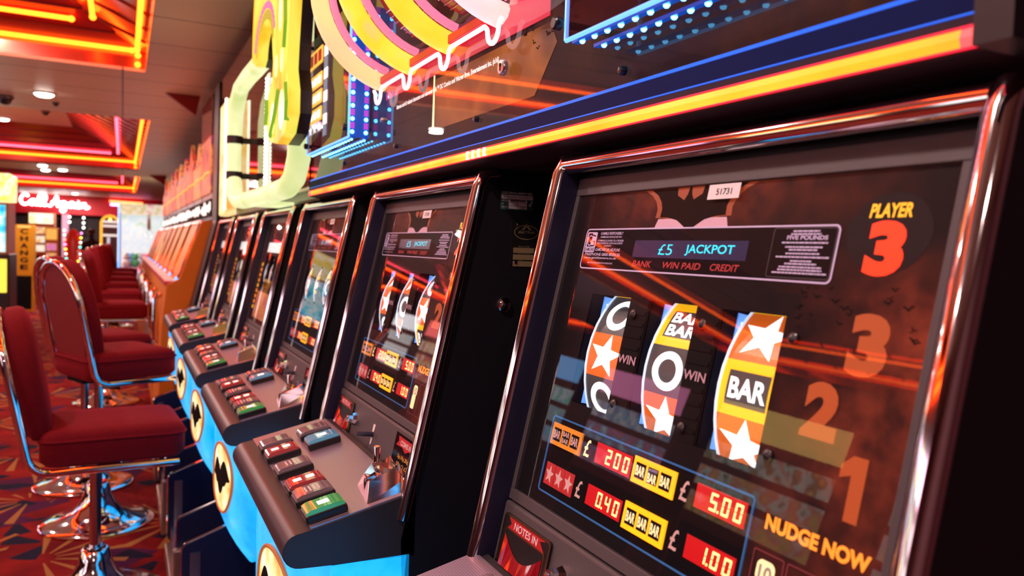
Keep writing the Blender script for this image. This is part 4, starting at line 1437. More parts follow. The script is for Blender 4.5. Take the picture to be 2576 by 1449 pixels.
        redb = mat('drum_base_red', (0.55, 0.010, 0.025), 0.35, emit=(0.6, 0.005, 0.02), es=0.5)
        mb.fbox(G, -0.040, -0.012, yb + 0.048, ya - 0.008, 1.6260, 1.6420, redb)
        mb.build('drum_base', t, bevel=0.002)
    # white neon line looping under every rib
    neonw = glow('pink_white_neon', (1.0, 0.66, 0.70), 1.7)
    pts = []
    for i, y in enumerate(rib_y):
        yy = y + 0.010
        pts += [(-0.038, yy + 0.030, 1.620), (-0.038, yy + 0.022, 1.614)]
        pts += [(-0.038, yy + 0.020 * cos(a), 1.610 + 0.022 * -sin(a)) for a in [pi * k / 8 for k in range(9)]]
        pts += [(-0.038, yy - 0.022, 1.615), (-0.038, yy - 0.030, 1.619)]
    mb = MB()
    mb.tube([G(*p) for p in pts], 0.0038, neonw, 8)
    mb.build('white_neon_tube', t, True)
    mb = MB()
    pinkglow = glow('pink_neon_glow', (0.70, 0.015, 0.06), 0.55)
    mb.box(-0.0145, -0.0135, 0.62, 1.36, 1.600 - zo, 1.650 - zo, pinkglow)  # emissive strip painting the neon's pink glow onto the panel
    mb.build('pink_neon_glow', t)
    # two clear sign boards standing off the glass, edge-lit blue
    def board(ya, yb, za, zb, left):
        mb = MB()
        mb.box(-0.074, -0.070, ya, yb, za - zo, zb - zo, glass('smoked_acrylic', (0.74, 0.50, 0.62), 1.45))
        bd = mb.build('prize_board', t)
        ed = glow('board_edge_light', (0.15, 0.45, 1.0), 1.6)
        mb = MB()
        for p, q in (((ya, za), (yb, za)), ((ya, za), (ya, zb)), ((yb, za), (yb, zb))):
            mb.tube([G(-0.072, *p), G(-0.072, *q)], 0.0028, ed, 6)
        mb.build('lit_edge', bd)
        for yy in (ya + .012, yb - .012):
            for z in (za + 0.022, zb - 0.01):
                mb = MB()
                mb.lathe([(0.008, 0), (0.008, 0.008), (0.006, 0.010), (0, 0.010)], BLACKP, G(-0.074, yy, z), (-1, 0, 0), 14)
                mb.lathe([(0.005, 0), (0.005, 0.05)], BLACKP, G(-0.070, yy, z), (1, 0, 0), 10)
                mb.build('stand_off', bd, True)
        strip = mat('led_strip_back', (0.02, 0.05, 0.2), 0.3, emit=(0.0, 0.06, 0.45), es=0.8)
        dot = glow('blue_led', (0.10, 0.55, 1.0), 9.0)
        dot2 = glow('violet_led', (0.45, 0.06, 0.6), 0.9)
        mb = MB()
        if left:
            mb.box(-0.069, -0.024, ya - 0.0, ya + 0.004, za - zo, zb - zo, strip)
            for x in (-0.064, -0.032):
                z = za + 0.012
                while z < zb:
                    mb.box(x - 0.005, x + 0.005, ya - 0.0012, ya + 0.001, z + .008 - zo, z + .022 - zo, dot2)
                    mb.ball(G(x, ya - 0.001, z), 0.0048, dot, 8, 5)
                    z += 0.030
        for x in (-0.060, -0.030):
            y = min(ya, yb) + 0.02
            mb.box(x - 0.004, x + 0.004, min(ya, yb), max(ya, yb), za - 0.002 - zo, za + 0.002 - zo, strip)
            while y < max(ya, yb):
                mb.ball(G(x, y, za - 0.002), 0.0036, dot, 8, 5)
                y += 0.026
        mb.build('led_strip', bd)
        if left:
            mb = MB()
            yel = glow('board_yellow', (1.0, 0.50, 0.06), 1.1)
            wt = glow('board_white', (1.0, 0.95, 0.95), 1.2)
            dull = mat('board_blue_grey', (0.20, 0.30, 0.42), 0.4, emit=(0.1, 0.18, 0.3), es=0.6)
            P = lambda a, b, h: G(-0.0746 - h, 1.888 - a, b)
            for k, z in enumerate((1.795, 1.728, 1.683, 1.638)):
                w = 0.155
                hh = 0.036 if k else 0.045
                mb.prism(P, rrect(0.012, 0.012 + w, z - hh, z, 0.006), 0.0, 0.0012, yel)
                for j in range(3):
                    mb.prism(P, rrect(0.022 + j * 0.048, 0.058 + j * 0.048, z - hh + .008, z - .008, 0.003), 0.0012, 0.0018, MATS['star_red'] if k == 0 else wt)
            for j in range(3):
                fan(mb, P, star_pts(0.045 + j * .05, -1.582, 0.020)[::-1] if False else [(a, 1.582 + (1.582 - b) * -1 if False else b) for a, b in [(0.040 + j * .05 + 0.022 * sin(pi * q / 5) * (1 if q % 2 == 0 else .42), 1.585 + 0.017 * cos(pi * q / 5) * (1 if q % 2 == 0 else .42)) for q in range(10)]], 0.0015, wt, (0.040 + j * .05, 1.585))
            for j in range(8):
                mb.fbox(P, 0.185, 0.222, 1.555 + j * .029, 1.582 + j * .029, 0, 0.0012, dull if j % 2 == 0 else wt)
            mb.build('prize_print', bd)
    board(1.455, 1.900, 1.526, 1.83, True)
    board(0.474, -0.005, 1.524, 1.80, False)
    return t
jackpot_topper()

# ------------------------------------------------------------------ the lime-tube topper over the next three machines
def tube_topper():
    zo = 1.414
    t = thing('tube_framed_topper', 'mirror-glass topper framed by a thick pale lime light tube and a yellow arch', 'topper', (0, 2.42, zo), 0)
    G = lambda x, y, z: (x, y - 2.42, z - zo)
    mb = MB()
    mb.box(0.02, 0.42, 2.15 - 2.42, 4.80 - 2.42, 0.0, 2.30 - zo, mat('topper_black', (0.012, 0.010, 0.012), 0.3))
    mb.build('housing', t, bevel=0.01)
    mb = MB()
    mb.box(-0.002, 0.018, 2.20 - 2.42, 4.72 - 2.42, 1.45 - zo, 2.25 - zo, mat('dark_mirror_glass', (0.30, 0.17, 0.15), 0.04, 0.9))
    mb.build('mirror_glass', t)
    lime = streaks('lime_light_tube', [(0.62, 0.74, 0.27), (0.88, 0.94, 0.50), (0.70, 0.82, 0.34)], 4, 0.95)
    def corner(p, q, r, n=6):
        return None
    P = [(-0.07, 2.02, 1.95), (-0.07, 2.02, 1.60), (-0.07, 2.03, 1.53), (-0.07, 2.09, 1.475), (-0.07, 2.20, 1.452), (-0.07, 2.55, 1.447), (-0.07, 3.20, 1.452), (-0.07, 3.38, 1.462), (-0.07, 3.47, 1.49), (-0.07, 3.52, 1.56), (-0.07, 3.53, 1.66), (-0.07, 3.53, 1.74), (-0.07, 3.50, 1.86), (-0.07, 3.44, 1.92), (-0.07, 3.30, 1.965), (-0.07, 2.90, 1.950), (-0.07, 2.42, 1.935)]
    mb = MB()
    mb.tube([G(*p) for p in P[:10]], 0.034, lime, 14)
    mb.build('lime_tube', t, True, angle=80)
    mb = MB()
    mb.tube([G(*p) for p in ((-0.07, 3.53, 1.60), (-0.07, 3.53, 1.735))], 0.030, lime, 14)
    mb.build('lime_tube', t, True, angle=80)
    mb = MB()
    mb.tube([G(*p) for p in [(-0.07, 3.53, 1.765), (-0.07, 3.52, 1.84), (-0.07, 3.46, 1.915), (-0.07, 3.34, 1.96), (-0.07, 3.1, 1.965), (-0.07, 2.42, 1.95)]], 0.034, lime, 14)
    mb.build('lime_tube', t, True, angle=80)
    for z in (1.585, 1.75):
        mb = MB()
        mb.tube([G(-0.07, 3.53, z - .018), G(-0.07, 3.53, z + .018)], 0.037, BLACKP, 14)
        mb.tube([G(-0.07, 3.53, z), G(0.02, 3.53, z)], 0.014, BLACKP, 8)
        mb.build('tube_bracket', t, True)
    mb = MB()
    mb.box(-0.09, 0.02, 2.55 - 2.42, 2.85 - 2.42, 1.414 - zo, 1.425 - zo, lime)
    mb.build('tube_foot', t)
    # vertical bead of white lamps on the glass
    mb = MB()
    wl = glow('white_bead_lamp', (1.0, 0.97, 0.85), 4.0)
    for k in range(30):
        mb.ball(G(-0.010, 3.02, 1.50 + 0.0155 * k), 0.007, wl, 6, 4)
    mb.box(-0.006, -0.001, 2.99 - 2.42, 3.05 - 2.42, 1.47 - zo, 1.97 - zo, glow('bead_strip', (0.9, 0.95, 0.7), 0.8))
    mb.build('bead_lamps', t)
    # tall lit art slab at the far end
    mb = MB()
    mb.box(-0.055, 0.0, 3.98 - 2.42, 4.30 - 2.42, 1.414 - zo, 2.02 - zo, streaks('yellow_slab_picture', [(0.9, 0.35, 0.05), (1.0, 0.85, 0.4), (0.9, 0.6, 0.1)], 9, 1.0))
    sl = mb.build('lit_slab', t, bevel=0.01)
    mb = MB()
    mb.box(-0.062, -0.055, 3.98 - 2.42, 4.02 - 2.42, 1.44 - zo, 2.02 - zo, glow('slab_edge_light', (1.0, 0.95, 0.75), 2.4))
    mb.build('slab_edge', sl)
    # arch sign: n-shaped board, right leg ends in a rounded foot
    def A(a, b, h):           # a along reading direction (-y), b up, h out
        return G(-0.12 - h, 2.44 - a, b)
    def arch(o, i_):
        return o + i_
    yel = streaks('arch_yellow_picture', [(1.0, 0.30, 0.02), (1.0, 0.55, 0.02), (1.0, 0.78, 0.10), (0.75, 0.75, 0.08)], 7, 1.0, (1, 1, 0.6))
    grn = glow('arch_green', (0.16, 0.42, 0.03), 0.8)
    ca, cb = 0.335, 1.945
    outer = [(0.0, 1.880)] + [(ca - 0.335 * cos(pi * k / 24), cb + 0.42 * sin(pi * k / 24)) for k in range(25)]
    inner = [(0.26 - 0.13 * cos(pi * k / 20), 1.868 + 0.085 * sin(pi * k / 20)) for k in range(21)]
    face = outer + [(0.640, 1.80), (0.632, 1.74), (0.664, 1.68), (0.664, 1.62), (0.620, 1.572), (0.51, 1.553), (0.40, 1.570), (0.325, 1.61), (0.302, 1.665), (0.33, 1.715), (0.405, 1.745), (0.415, 1.80)] + inner[::-1] + [(0.085, 1.850)]
    mb = MB()
    mb.prism(A, face, 0.0, 0.03, yel)
    ar = mb.build('arch_sign', t)
    mb = MB()
    big = [(a + (0.012 if a > 0.3 else -0.004), b) for a, b in face]
    mb.prism(A, face, -0.032, -0.001, BLACKP)
    mb.build('sign_case', ar)
    def band(pts_o, pts_i, h, m_):
        n = len(pts_o)
        q = MB()
        q.add([A(a, b, h) for a, b in pts_o] + [A(a, b, h) for a, b in pts_i], [[k, k + 1, n + k + 1, n + k] for k in range(n - 1)], m_)
        return q
    mb = band([(0.26 - 0.165 * cos(pi * k / 20), 1.868 + 0.115 * sin(pi * k / 20)) for k in range(21)], inner, 0.031, grn)
    mb.build('green_band', ar)
    mb = MB()
    pur = glow('arch_pink', (0.75, 0.18, 0.45), 0.8)
    for k in range(17):
        a = radians(15 + 150 * k / 16)
        mb.lathe([(0.012, 0), (0.012, 0.002), (0, 0.002)], pur, A(0.26 - 0.180 * cos(a), 1.868 + 0.128 * sin(a), 0.0312), (-1, 0, 0), 8)
    mb.build('pink_studs', ar)
    mb = MB()
    pale = glow('arch_pale_yellow', (1.0, 0.95, 0.45), 1.2)
    for (a0, b0, ra, rb) in ((0.475, 1.775, 0.022, 0.032), (0.560, 1.775, 0.022, 0.032), (0.53, 1.92, 0.028, 0.06), (0.43, 1.635, 0.035, 0.045), (0.57, 1.640, 0.040, 0.055)):
        fan(mb, A, [(a0 + ra * cos(2 * pi * k / 20), b0 + rb * sin(2 * pi * k / 20)) for k in range(20)], 0.0315, pale, (a0, b0))
    for (x0, z0, x1, z1) in ((0.41, 1.585, 0.53, 1.70), (0.645, 1.60, 0.635, 1.70), (0.325, 1.63, 0.34, 1.70), (0.60, 1.80, 0.61, 1.93)):
        mb.tube([A(x0, z0, .031), A((x0 + x1) / 2 + .012, (z0 + z1) / 2, .031), A(x1, z1, .031)], 0.008, grn, 6)
    mb.build('arch_print', ar)
    mb = MB()
    mb.tube([A(0.10, 1.86, -0.05), A(0.17, 1.90, -0.05), A(0.235, 1.925, -0.05)], 0.030, CHROME, 14)
    mb.build('chrome_elbow', t, True)
    return t
tube_topper()

# ------------------------------------------------------------------ orange cabinets further along
ORANGE = mat('orange_laminate', (0.62, 0.17, 0.012), 0.5, noise=0.12, nscale=8, spec=0.25)
ORANGE_FACE = streaks('orange_lit_front', [(0.75, 0.10, 0.01), (0.95, 0.28, 0.02), (0.85, 0.16, 0.015)], 3, 0.5, (1, 3, 0.6))
def orange_machine(y0, tall, label, seed):
    w = 0.74
    t = thing('arcade_cabinet', label, 'arcade machine', (0, y0, 0), 0, 'orange cabinets in a row')
    prof = [(0.012, 1.415), (-0.063, 1.400), (-0.197, 1.018), (-0.272, 0.978), (-0.276, 0.955), (-0.301, 0.70), (-0.320, 0.0), (0.42, 0.0), (0.42, 1.415)]
    mb = MB()
    mb.prism(lambda a, b, c: (a, c, b), prof, 0.0, w, ORANGE)
    mb.build('body', t, bevel=0.004)
    mb = MB()
    Q = lambda a, b, h: (-0.063 - 0.134 * b - h * 0.944, a, 1.400 - 0.382 * b + h * 0.331)
    mb.fbox(Q, 0.05, w - 0.03, 0.06, 0.96, 0.001, 0.006, ORANGE_FACE)
    mb.build('lit_front', t)
    for yy in (0.035, w - 0.012):
        mb = MB()
        mb.tube([Q(yy, 0.0, .006), Q(yy, 1.0, .006)], 0.009, CHROME, 8)
        mb.build('chrome_strip', t, True)
    mb = MB()
    mb.fbox(Q, 0.02, w - 0.02, -0.02, 0.03, 0.002, 0.012, glow('pink_head_strip', (1.0, 0.35, 0.30), 1.2) if seed % 2 else glow('pale_head_strip', (1.0, 0.75, 0.65), 1.2))
    mb.build('head_strip', t)
    mb = MB()
    mb.box(-0.285, -0.19, 0.02, w - 0.02, 0.972, 1.000, mat('deck_pink_red', (0.55, 0.06, 0.09), 0.3))
    mb.build('button_shelf', t, bevel=0.004)
    pinkw = glow('pink_white_button', (1.0, 0.55, 0.48), 0.5)
    for k in range(4):
        mb = MB()
        mb.box(-0.278, -0.225, 0.05 + 0.165 * k, 0.05 + 0.165 * k + 0.12, 1.0, 1.016, pinkw)
        mb.build('push_button', t, bevel=0.004)
    mb = MB()
    mb.ball((-0.205, 0.06, 1.012), 0.020, glow('blue_dome_button', (0.12, 0.45, 1.0), 1.6), 14, 8)
    mb.build('dome_button', t, True)
    mb = MB()
    mb.tube([(-0.300, 0.36, 0.56), (-0.325, 0.36, 0.58), (-0.325, 0.36, 0.86), (-0.295, 0.36, 0.90)], 0.020, CHROME, 10)
    mb.build('chrome_handle', t, True)
    mb = MB()
    mb.box(-0.326, -0.30, 0.20, 0.55, 0.30, 0.50, STEEL)
    mb.build('coin_door', t, bevel=0.004)
    # topper with a pointed crest
    zt = 2.27 if tall else 1.92 - 0.02 * (seed % 3)
    mb = MB()
    mb.box(0.0, 0.30, 0.012, w - 0.012, 1.418, zt, MATS['topper_black'])
    tp = mb.build('topper_case', t)
    pic = streaks('topper_picture_%d' % (seed % 3), [[(0.10, 0.01, 0.01), (0.85, 0.06, 0.02), (0.25, 0.04, 0.02), (0.95, 0.40, 0.06)],
                  [(0.55, 0.01, 0.05), (0.85, 0.22, 0.04), (0.12, 0.01, 0.03), (0.8, 0.05, 0.15)],
                  [(0.30, 0.05, 0.02), (0.85, 0.32, 0.05), (0.45, 0.02, 0.03), (0.7, 0.50, 0.20)]][seed % 3], 7, 0.95, (1, 3, 0.8)) if 'topper_picture_%d' % (seed % 3) not in MATS else MATS['topper_picture_%d' % (seed % 3)]
    mb = MB()
    mb.box(-0.012, -0.001, 0.02, w - 0.02, 1.60, min(zt - 0.03, 1.98), pic)
    if tall:
        mb.box(-0.012, -0.001, 0.02, w - 0.02, 1.98, zt - 0.02, mat('topper_glass_brown', (0.45, 0.25, 0.20), 0.06, 0.6))
    mb.build('picture_glass', tp)
    mb = MB()
    wl = glow('white_title_light', (1.0, 0.88, 0.80), 1.3)
    rng = random.Random(seed)
    mb.box(-0.008, -0.001, 0.03, w - 0.03, 1.44, 1.56, RUBBER)
    for k in range(9):
        mb.box(-0.014, -0.004, 0.04 + k * .073, 0.04 + k * .073 + rng.uniform(.03, .06), 1.455 + rng.uniform(0, .03), 1.505 + rng.uniform(0, .045), wl)
    mb.build('lit_title', tp)
    if not tall:
        mb = MB()
        mb.prism(lambda a, b, c: (c, a, b), [(0.05, zt), (w * .3, zt + 0.05), (w * .5, zt + 0.16 + 0.03 * (seed % 2)), (w * .7, zt + 0.05), (w - .05, zt)], 0.0, 0.03, pic)
        mb.build('pointed_crest', tp)
    mb = MB()
    mb.tube([(-0.02, 0.03, 1.735), (-0.02, w * .4, 1.745), (-0.02, w * .7, 1.730), (-0.02, w - .03, 1.738)], 0.006, glow('orange_topper_neon', (1.0, 0.12, 0.02), 5.0), 6)
    mb.build('neon_line', tp)
    return t
ol = ['tall-topped orange cabinet closest to the black fruit machines, its plain orange side in view',
      'orange slant-front cabinet second from the black fruit machines',
      'orange slant-front cabinet third from the black fruit machines',
      'orange slant-front cabinet fourth from the black fruit machines',
      'orange slant-front cabinet fifth from the black fruit machines',
      'orange slant-front cabinet sixth from the black fruit machines',
      'orange slant-front cabinet seventh from the black fruit machines',
      'orange slant-front cabinet second from the far end of its row',
      'reddish orange cabinet at the far end of its row, by the white claw machine']
for i in range(9):
    orange_machine(5.22 + 0.76 * i, i == 0, ol[i], i + 1)
mb = MB()
mb.prism(lambda a, b, c: (a, c, b), [(-0.004, 1.407), (-0.136, 0.851), (-0.22, 0.75), (-0.22, 0.0), (0.42, 0.0), (0.42, 2.28), (0.0, 2.28)], 4.93, 5.19, CAB)
tag(mb.build('black_end_cabinet', bevel=0.005), 'narrow plain black cabinet between the last fruit machine and the orange cabinets', 'cabinet')

# ------------------------------------------------------------------ bar stools
def stool(name_label, loc, rz, rail, ring=True, group='red velvet bar stools', back=0.0):
    fx = 0.045                   # the seat sits a little forward of its column
    t = thing('bar_stool', name_label, 'bar stool', loc, rz, group)
    # seat cushion
    bm_pts = rrect(-0.19 + fx + back * 0.5, 0.225 + fx, -0.195, 0.195, 0.05, 5)
    mb = MB()
    n = len(bm_pts)
    layers = [(0.93, 0.012), (1.0, 0.030), (1.0, 0.095), (0.985, 0.112), (0.93, 0.126), (0.80, 0.133), (0.4, 0.136)]
    V = []
    for s_, z in layers:
        V += [((a - fx - .0175) * s_ + fx + .0175, b * s_, rail + z) for a, b in bm_pts]
    fs = [[L * n + i, L * n + (i + 1) % n, (L + 1) * n + (i + 1) % n, (L + 1) * n + i] for L in range(len(layers) - 1) for i in range(n)]
    fs += [list(range(n))[::-1], [(len(layers) - 1) * n + i for i in range(n)]]
    mb.add(V, fs, VELVET)
    se = mb.build('seat', t, True, angle=50)
    mb = MB()
    mb.tube([(a * 1.004, b * 1.004, rail + 0.097) for a, b in bm_pts], 0.005, VELVET, 6, closed=True)
    mb.build('piping', se, True)
    # chrome frame: one loop from under the seat up and around the back
    hw, r = 0.20, 0.07
    lean = 0.19
    path = [(0.20 + fx, -hw, rail), (-0.13 + fx + back, -hw, rail)]
    bx = -0.13 + fx + back
    for k in range(1, 7):
        a = (pi / 2 - atan2(lean, 1)) * k / 6
        path.append((bx - r * sin(a) * 1.0, -hw, rail + r * (1 - cos(a))))
    x1, z1 = path[-1][0], path[-1][2]
    H = 0.51
    top_in = 0.19
    zs = rail + H - top_in
    path.append((x1 - lean * (zs - z1), -hw, zs))
    arcp = []
    for k in range(1, 16):
        a = pi * k / 16
        z = zs + top_in * sin(a)
        arcp.append((x1 - lean * (z - z1), -hw * cos(a), z))
    path += arcp
    right = [(p[0], -p[1], p[2]) for p in path[:len(path) - len(arcp)]][::-1]
    path += right
    mb = MB()
    mb.tube(path, 0.0135, CHROME, 12)
    mb.build('chrome_frame', t, True)
    # backrest: padded oval with a vinyl back
    def BK(a, b, c):
        z = rail + b
        return (x1 - lean * (z - z1) + 0.012 + c, a, z + c * lean)
    half = [(0.150, 0.10), (0.168, 0.16), (0.175, 0.28), (0.170, 0.36), (0.150, 0.435), (0.110, 0.485), (0.055, 0.510)]
    out = half + [(0.0, 0.517)] + [(-a, b) for a, b in half[::-1]] + [(-0.10, 0.085), (0.0, 0.080), (0.10, 0.085)]
    cz_ = 0.30
    mb = MB()
    n = len(out)
    V = []
    lay = [(0.92, 0.0), (1.0, 0.012), (1.0, 0.045), (0.97, 0.058), (0.88, 0.070), (0.5, 0.076)]
    for s_, c in lay:
        V += [BK(a * s_, cz_ + (b - cz_) * s_, c) for a, b in out]
    fs = [[L * n + i, L * n + (i + 1) % n, (L + 1) * n + (i + 1) % n, (L + 1) * n + i] for L in range(len(lay) - 1) for i in range(n)]
    fs += [list(range(n))[::-1], [(len(lay) - 1) * n + i for i in range(n)]]
    mb.add(V, fs, VELVET)
    bk = mb.build('backrest', t, True, angle=50)
    mb = MB()
    mb.prism(BK, [(a * 0.93, cz_ + (b - cz_) * 0.93) for a, b in out], -0.012, 0.002, VELVET_BACK)
    mb.build('back_panel', bk, True, bevel=0.003)
    # mechanism, column, sleeve, trumpet base
    mb = MB()
    mb.box(-0.10, 0.12, -0.08, 0.08, rail - 0.008, rail + 0.014, RUBBER)
    mb.add([(a, b, z) for a, b, z in [(0.02, -.03, rail - .008), (0.07, -.03, rail - .008), (0.07, .03, rail - .008), (0.02, .03, rail - .008), (0.02, -.03, rail - .05), (0.085, -.025, rail - .06), (0.085, .025, rail - .06), (0.02, .03, rail - .05)]],
           [[0, 1, 5, 4], [1, 2, 6, 5], [2, 3, 7, 6], [3, 0, 4, 7], [4, 5, 6, 7], [0, 3, 2, 1]], RUBBER)
    mb.build('swivel_mechanism', t)
    mb = MB()
    mb.lathe([(0.019, 0.10), (0.019, rail - 0.008)], mat('column_satin', (0.62, 0.60, 0.60), 0.16, 1.0), seg=20)
    mb.build('column', t, True)
    mb = MB()
    mb.lathe([(0.036, 0.06), (0.036, 0.180), (0.033, 0.187), (0.020, 0.187)], CHROME, seg=24)
    mb.build('sleeve', t, True)
    mb = MB()
    mb.lathe([(0.228, 0.0), (0.232, 0.008), (0.226, 0.014), (0.19, 0.020), (0.14, 0.034), (0.10, 0.058), (0.072, 0.092), (0.054, 0.135), (0.045, 0.175), (0.038, 0.180)], CHROME, seg=56)
    mb.build('trumpet_base', t, True, angle=50)
    if ring:
        mb = MB()
        zr = rail - 0.35 if rail > 0.6 else 0.22
        pts = [(0.03 + 0.19 * cos(a), 0.17 * sin(a), zr) for a in [2 * pi * k / 36 for k in range(36)]]
        mb.tube(pts, 0.009, CHROME, 10, closed=True)
        for sg in (-1, 1):
            mb.tube([(0.0, 0.0, zr + 0.03), (0.10, sg * 0.145, zr)], 0.007, CHROME, 8)
        mb.lathe([(0.028, zr - 0.0), (0.028, zr + 0.04)], CHROME, seg=18)
        mb.build('foot_ring', t, True)
    return t
stool('red velvet bar stool in front, chrome pole and whole seat in view', (-0.610, 2.73, 0), radians(4), 0.512, ring=False, back=-0.05)
stool('red velvet bar stool second in the row, round base and foot ring showing', (-0.622, 3.55, 0), radians(24), 0.652, back=0.05)
sB = stool('red velvet bar stool third in the row, set back with only its seat edge showing', (-0.700, 4.18, 0), radians(22), 0.652, back=0.05)
far = [(-0.635, 6.40, 4), (-0.635, 7.92, 3), (-0.635, 9.28, 3), (-0.635, 10.70, 4), (-0.63, 12.2, 5), (-0.60, 13.9, 8)]
fl = ['first red bar stool of the far group, in front of the orange cabinets', 'second red bar stool of the far group by the orange cabinets', 'third red bar stool of the far group by the orange cabinets',
      'fourth red bar stool of the far group by the orange cabinets', 'fifth red bar stool of the far group by the orange cabinets', 'last red bar stool of the row, closest to the white claw machine']
for (x, y, r), l in zip(far, fl):
    copy_thing(sB, (x, y, 0), radians(r), l)

# ------------------------------------------------------------------ far end of the arcade
def script_sign():
    """white neon handwriting on the red fascia"""
    t = thing('neon_script_sign', 'white neon handwriting reading Call Again on the far red fascia', 'neon sign', (-2.19, 24.33, 2.13), 0)
    L = {'C': [[(.62, .80), (.50, .98), (.28, .95), (.08, .65), (.05, .30), (.20, .05), (.45, .02), (.72, .20)]],
         'a': [[(.48, .42), (.30, .50), (.10, .35), (.08, .12), (.22, .02), (.40, .14), (.50, .44), (.48, .10), (.62, .04), (.75, .14)]],
         'l': [[(.0, .10), (.22, .45), (.32, .85), (.22, 1.0), (.10, .80), (.10, .25), (.20, .02), (.40, .14)]],
         'A': [[(-.05, .10), (.10, .02), (.35, .40), (.60, 1.0), (.64, .50), (.68, .04), (.85, .12)], [(.15, .38), (.50, .42), (.90, .45)]],
         'g': [[(.48, .42), (.30, .50), (.10, .35), (.08, .12), (.22, .02), (.42, .14), (.50, .44), (.42, -.30), (.22, -.48), (.10, -.30), (.40, -.05), (.72, .14)]],
         'i': [[(.0, .12), (.16, .46), (.14, .10), (.25, .02), (.40, .14)], [(.20, .66), (.22, .70)]],
         'n': [[(.0, .12), (.12, .46), (.12, .03), (.20, .32), (.38, .46), (.42, .10), (.54, .02), (.75, .18)]]}
    adv = {'C': .70, 'a': .66, 'l': .36, 'A': .86, 'g': .66, 'i': .36, 'n': .70, ' ': .22}
    txt = 'Call Again'
    total = sum(adv[c] for c in txt)
    sx, sz = 1.62 / total, 0.27
    x = -0.81
    tube = glow('white_script_neon', (1.0, 0.93, 0.95), 7.0)
    for ch in txt:
        if ch != ' ':
            mb = MB()
            for st in L[ch]:
                P = []
                for i in range(len(st) - 1):          # smooth the hand-drawn strokes
                    p0, p1, p2, p3 = st[max(i - 1, 0)], st[i], st[i + 1], st[min(i + 2, len(st) - 1)]
                    for k in range(5):
                        u = k / 5
                        P.append([0.5 * (2 * p1[j] + (p2[j] - p0[j]) * u + (2 * p0[j] - 5 * p1[j] + 4 * p2[j] - p3[j]) * u * u + (3 * p1[j] - p0[j] - 3 * p2[j] + p3[j]) * u ** 3) for j in (0, 1)])
                P.append(list(st[-1]))
                mb.tube([(x + p[0] * sx, 0, 0.045 - (x + p[0] * sx) * 0.028 - .10 + p[1] * sz) for p in P], 0.030, tube, 8)
            mb.build('neon_letter', t, True)
        x += adv[ch] * sx
script_sign()

t = thing('neon_bar_light', 'orange and pink neon bars side by side above the white claw machine', 'neon light', (-0.45, 24.28, 2.24), 0)
for dz, a, b, c, s_ in ((0.04, -0.42, 0.42, (1.0, 0.16, 0.05), 6.0), (-0.05, -0.40, 0.62, (1.0, 0.35, 0.75), 5.0)):
    mb = MB()
    mb.tube([(a, 0, dz + 0.01), (b, 0, dz - 0.01)], 0.030, glow('bar_neon_%d' % int(dz * 100), c, s_), 8)
    mb.build('neon_tube', t, True)
mb = MB()
mb.box(-0.42, 0.60, 0.03, 0.07, -0.09, 0.07, mat('bar_backing', (0.35, 0.02, 0.05), 0.5))
mb.build('backing', t)

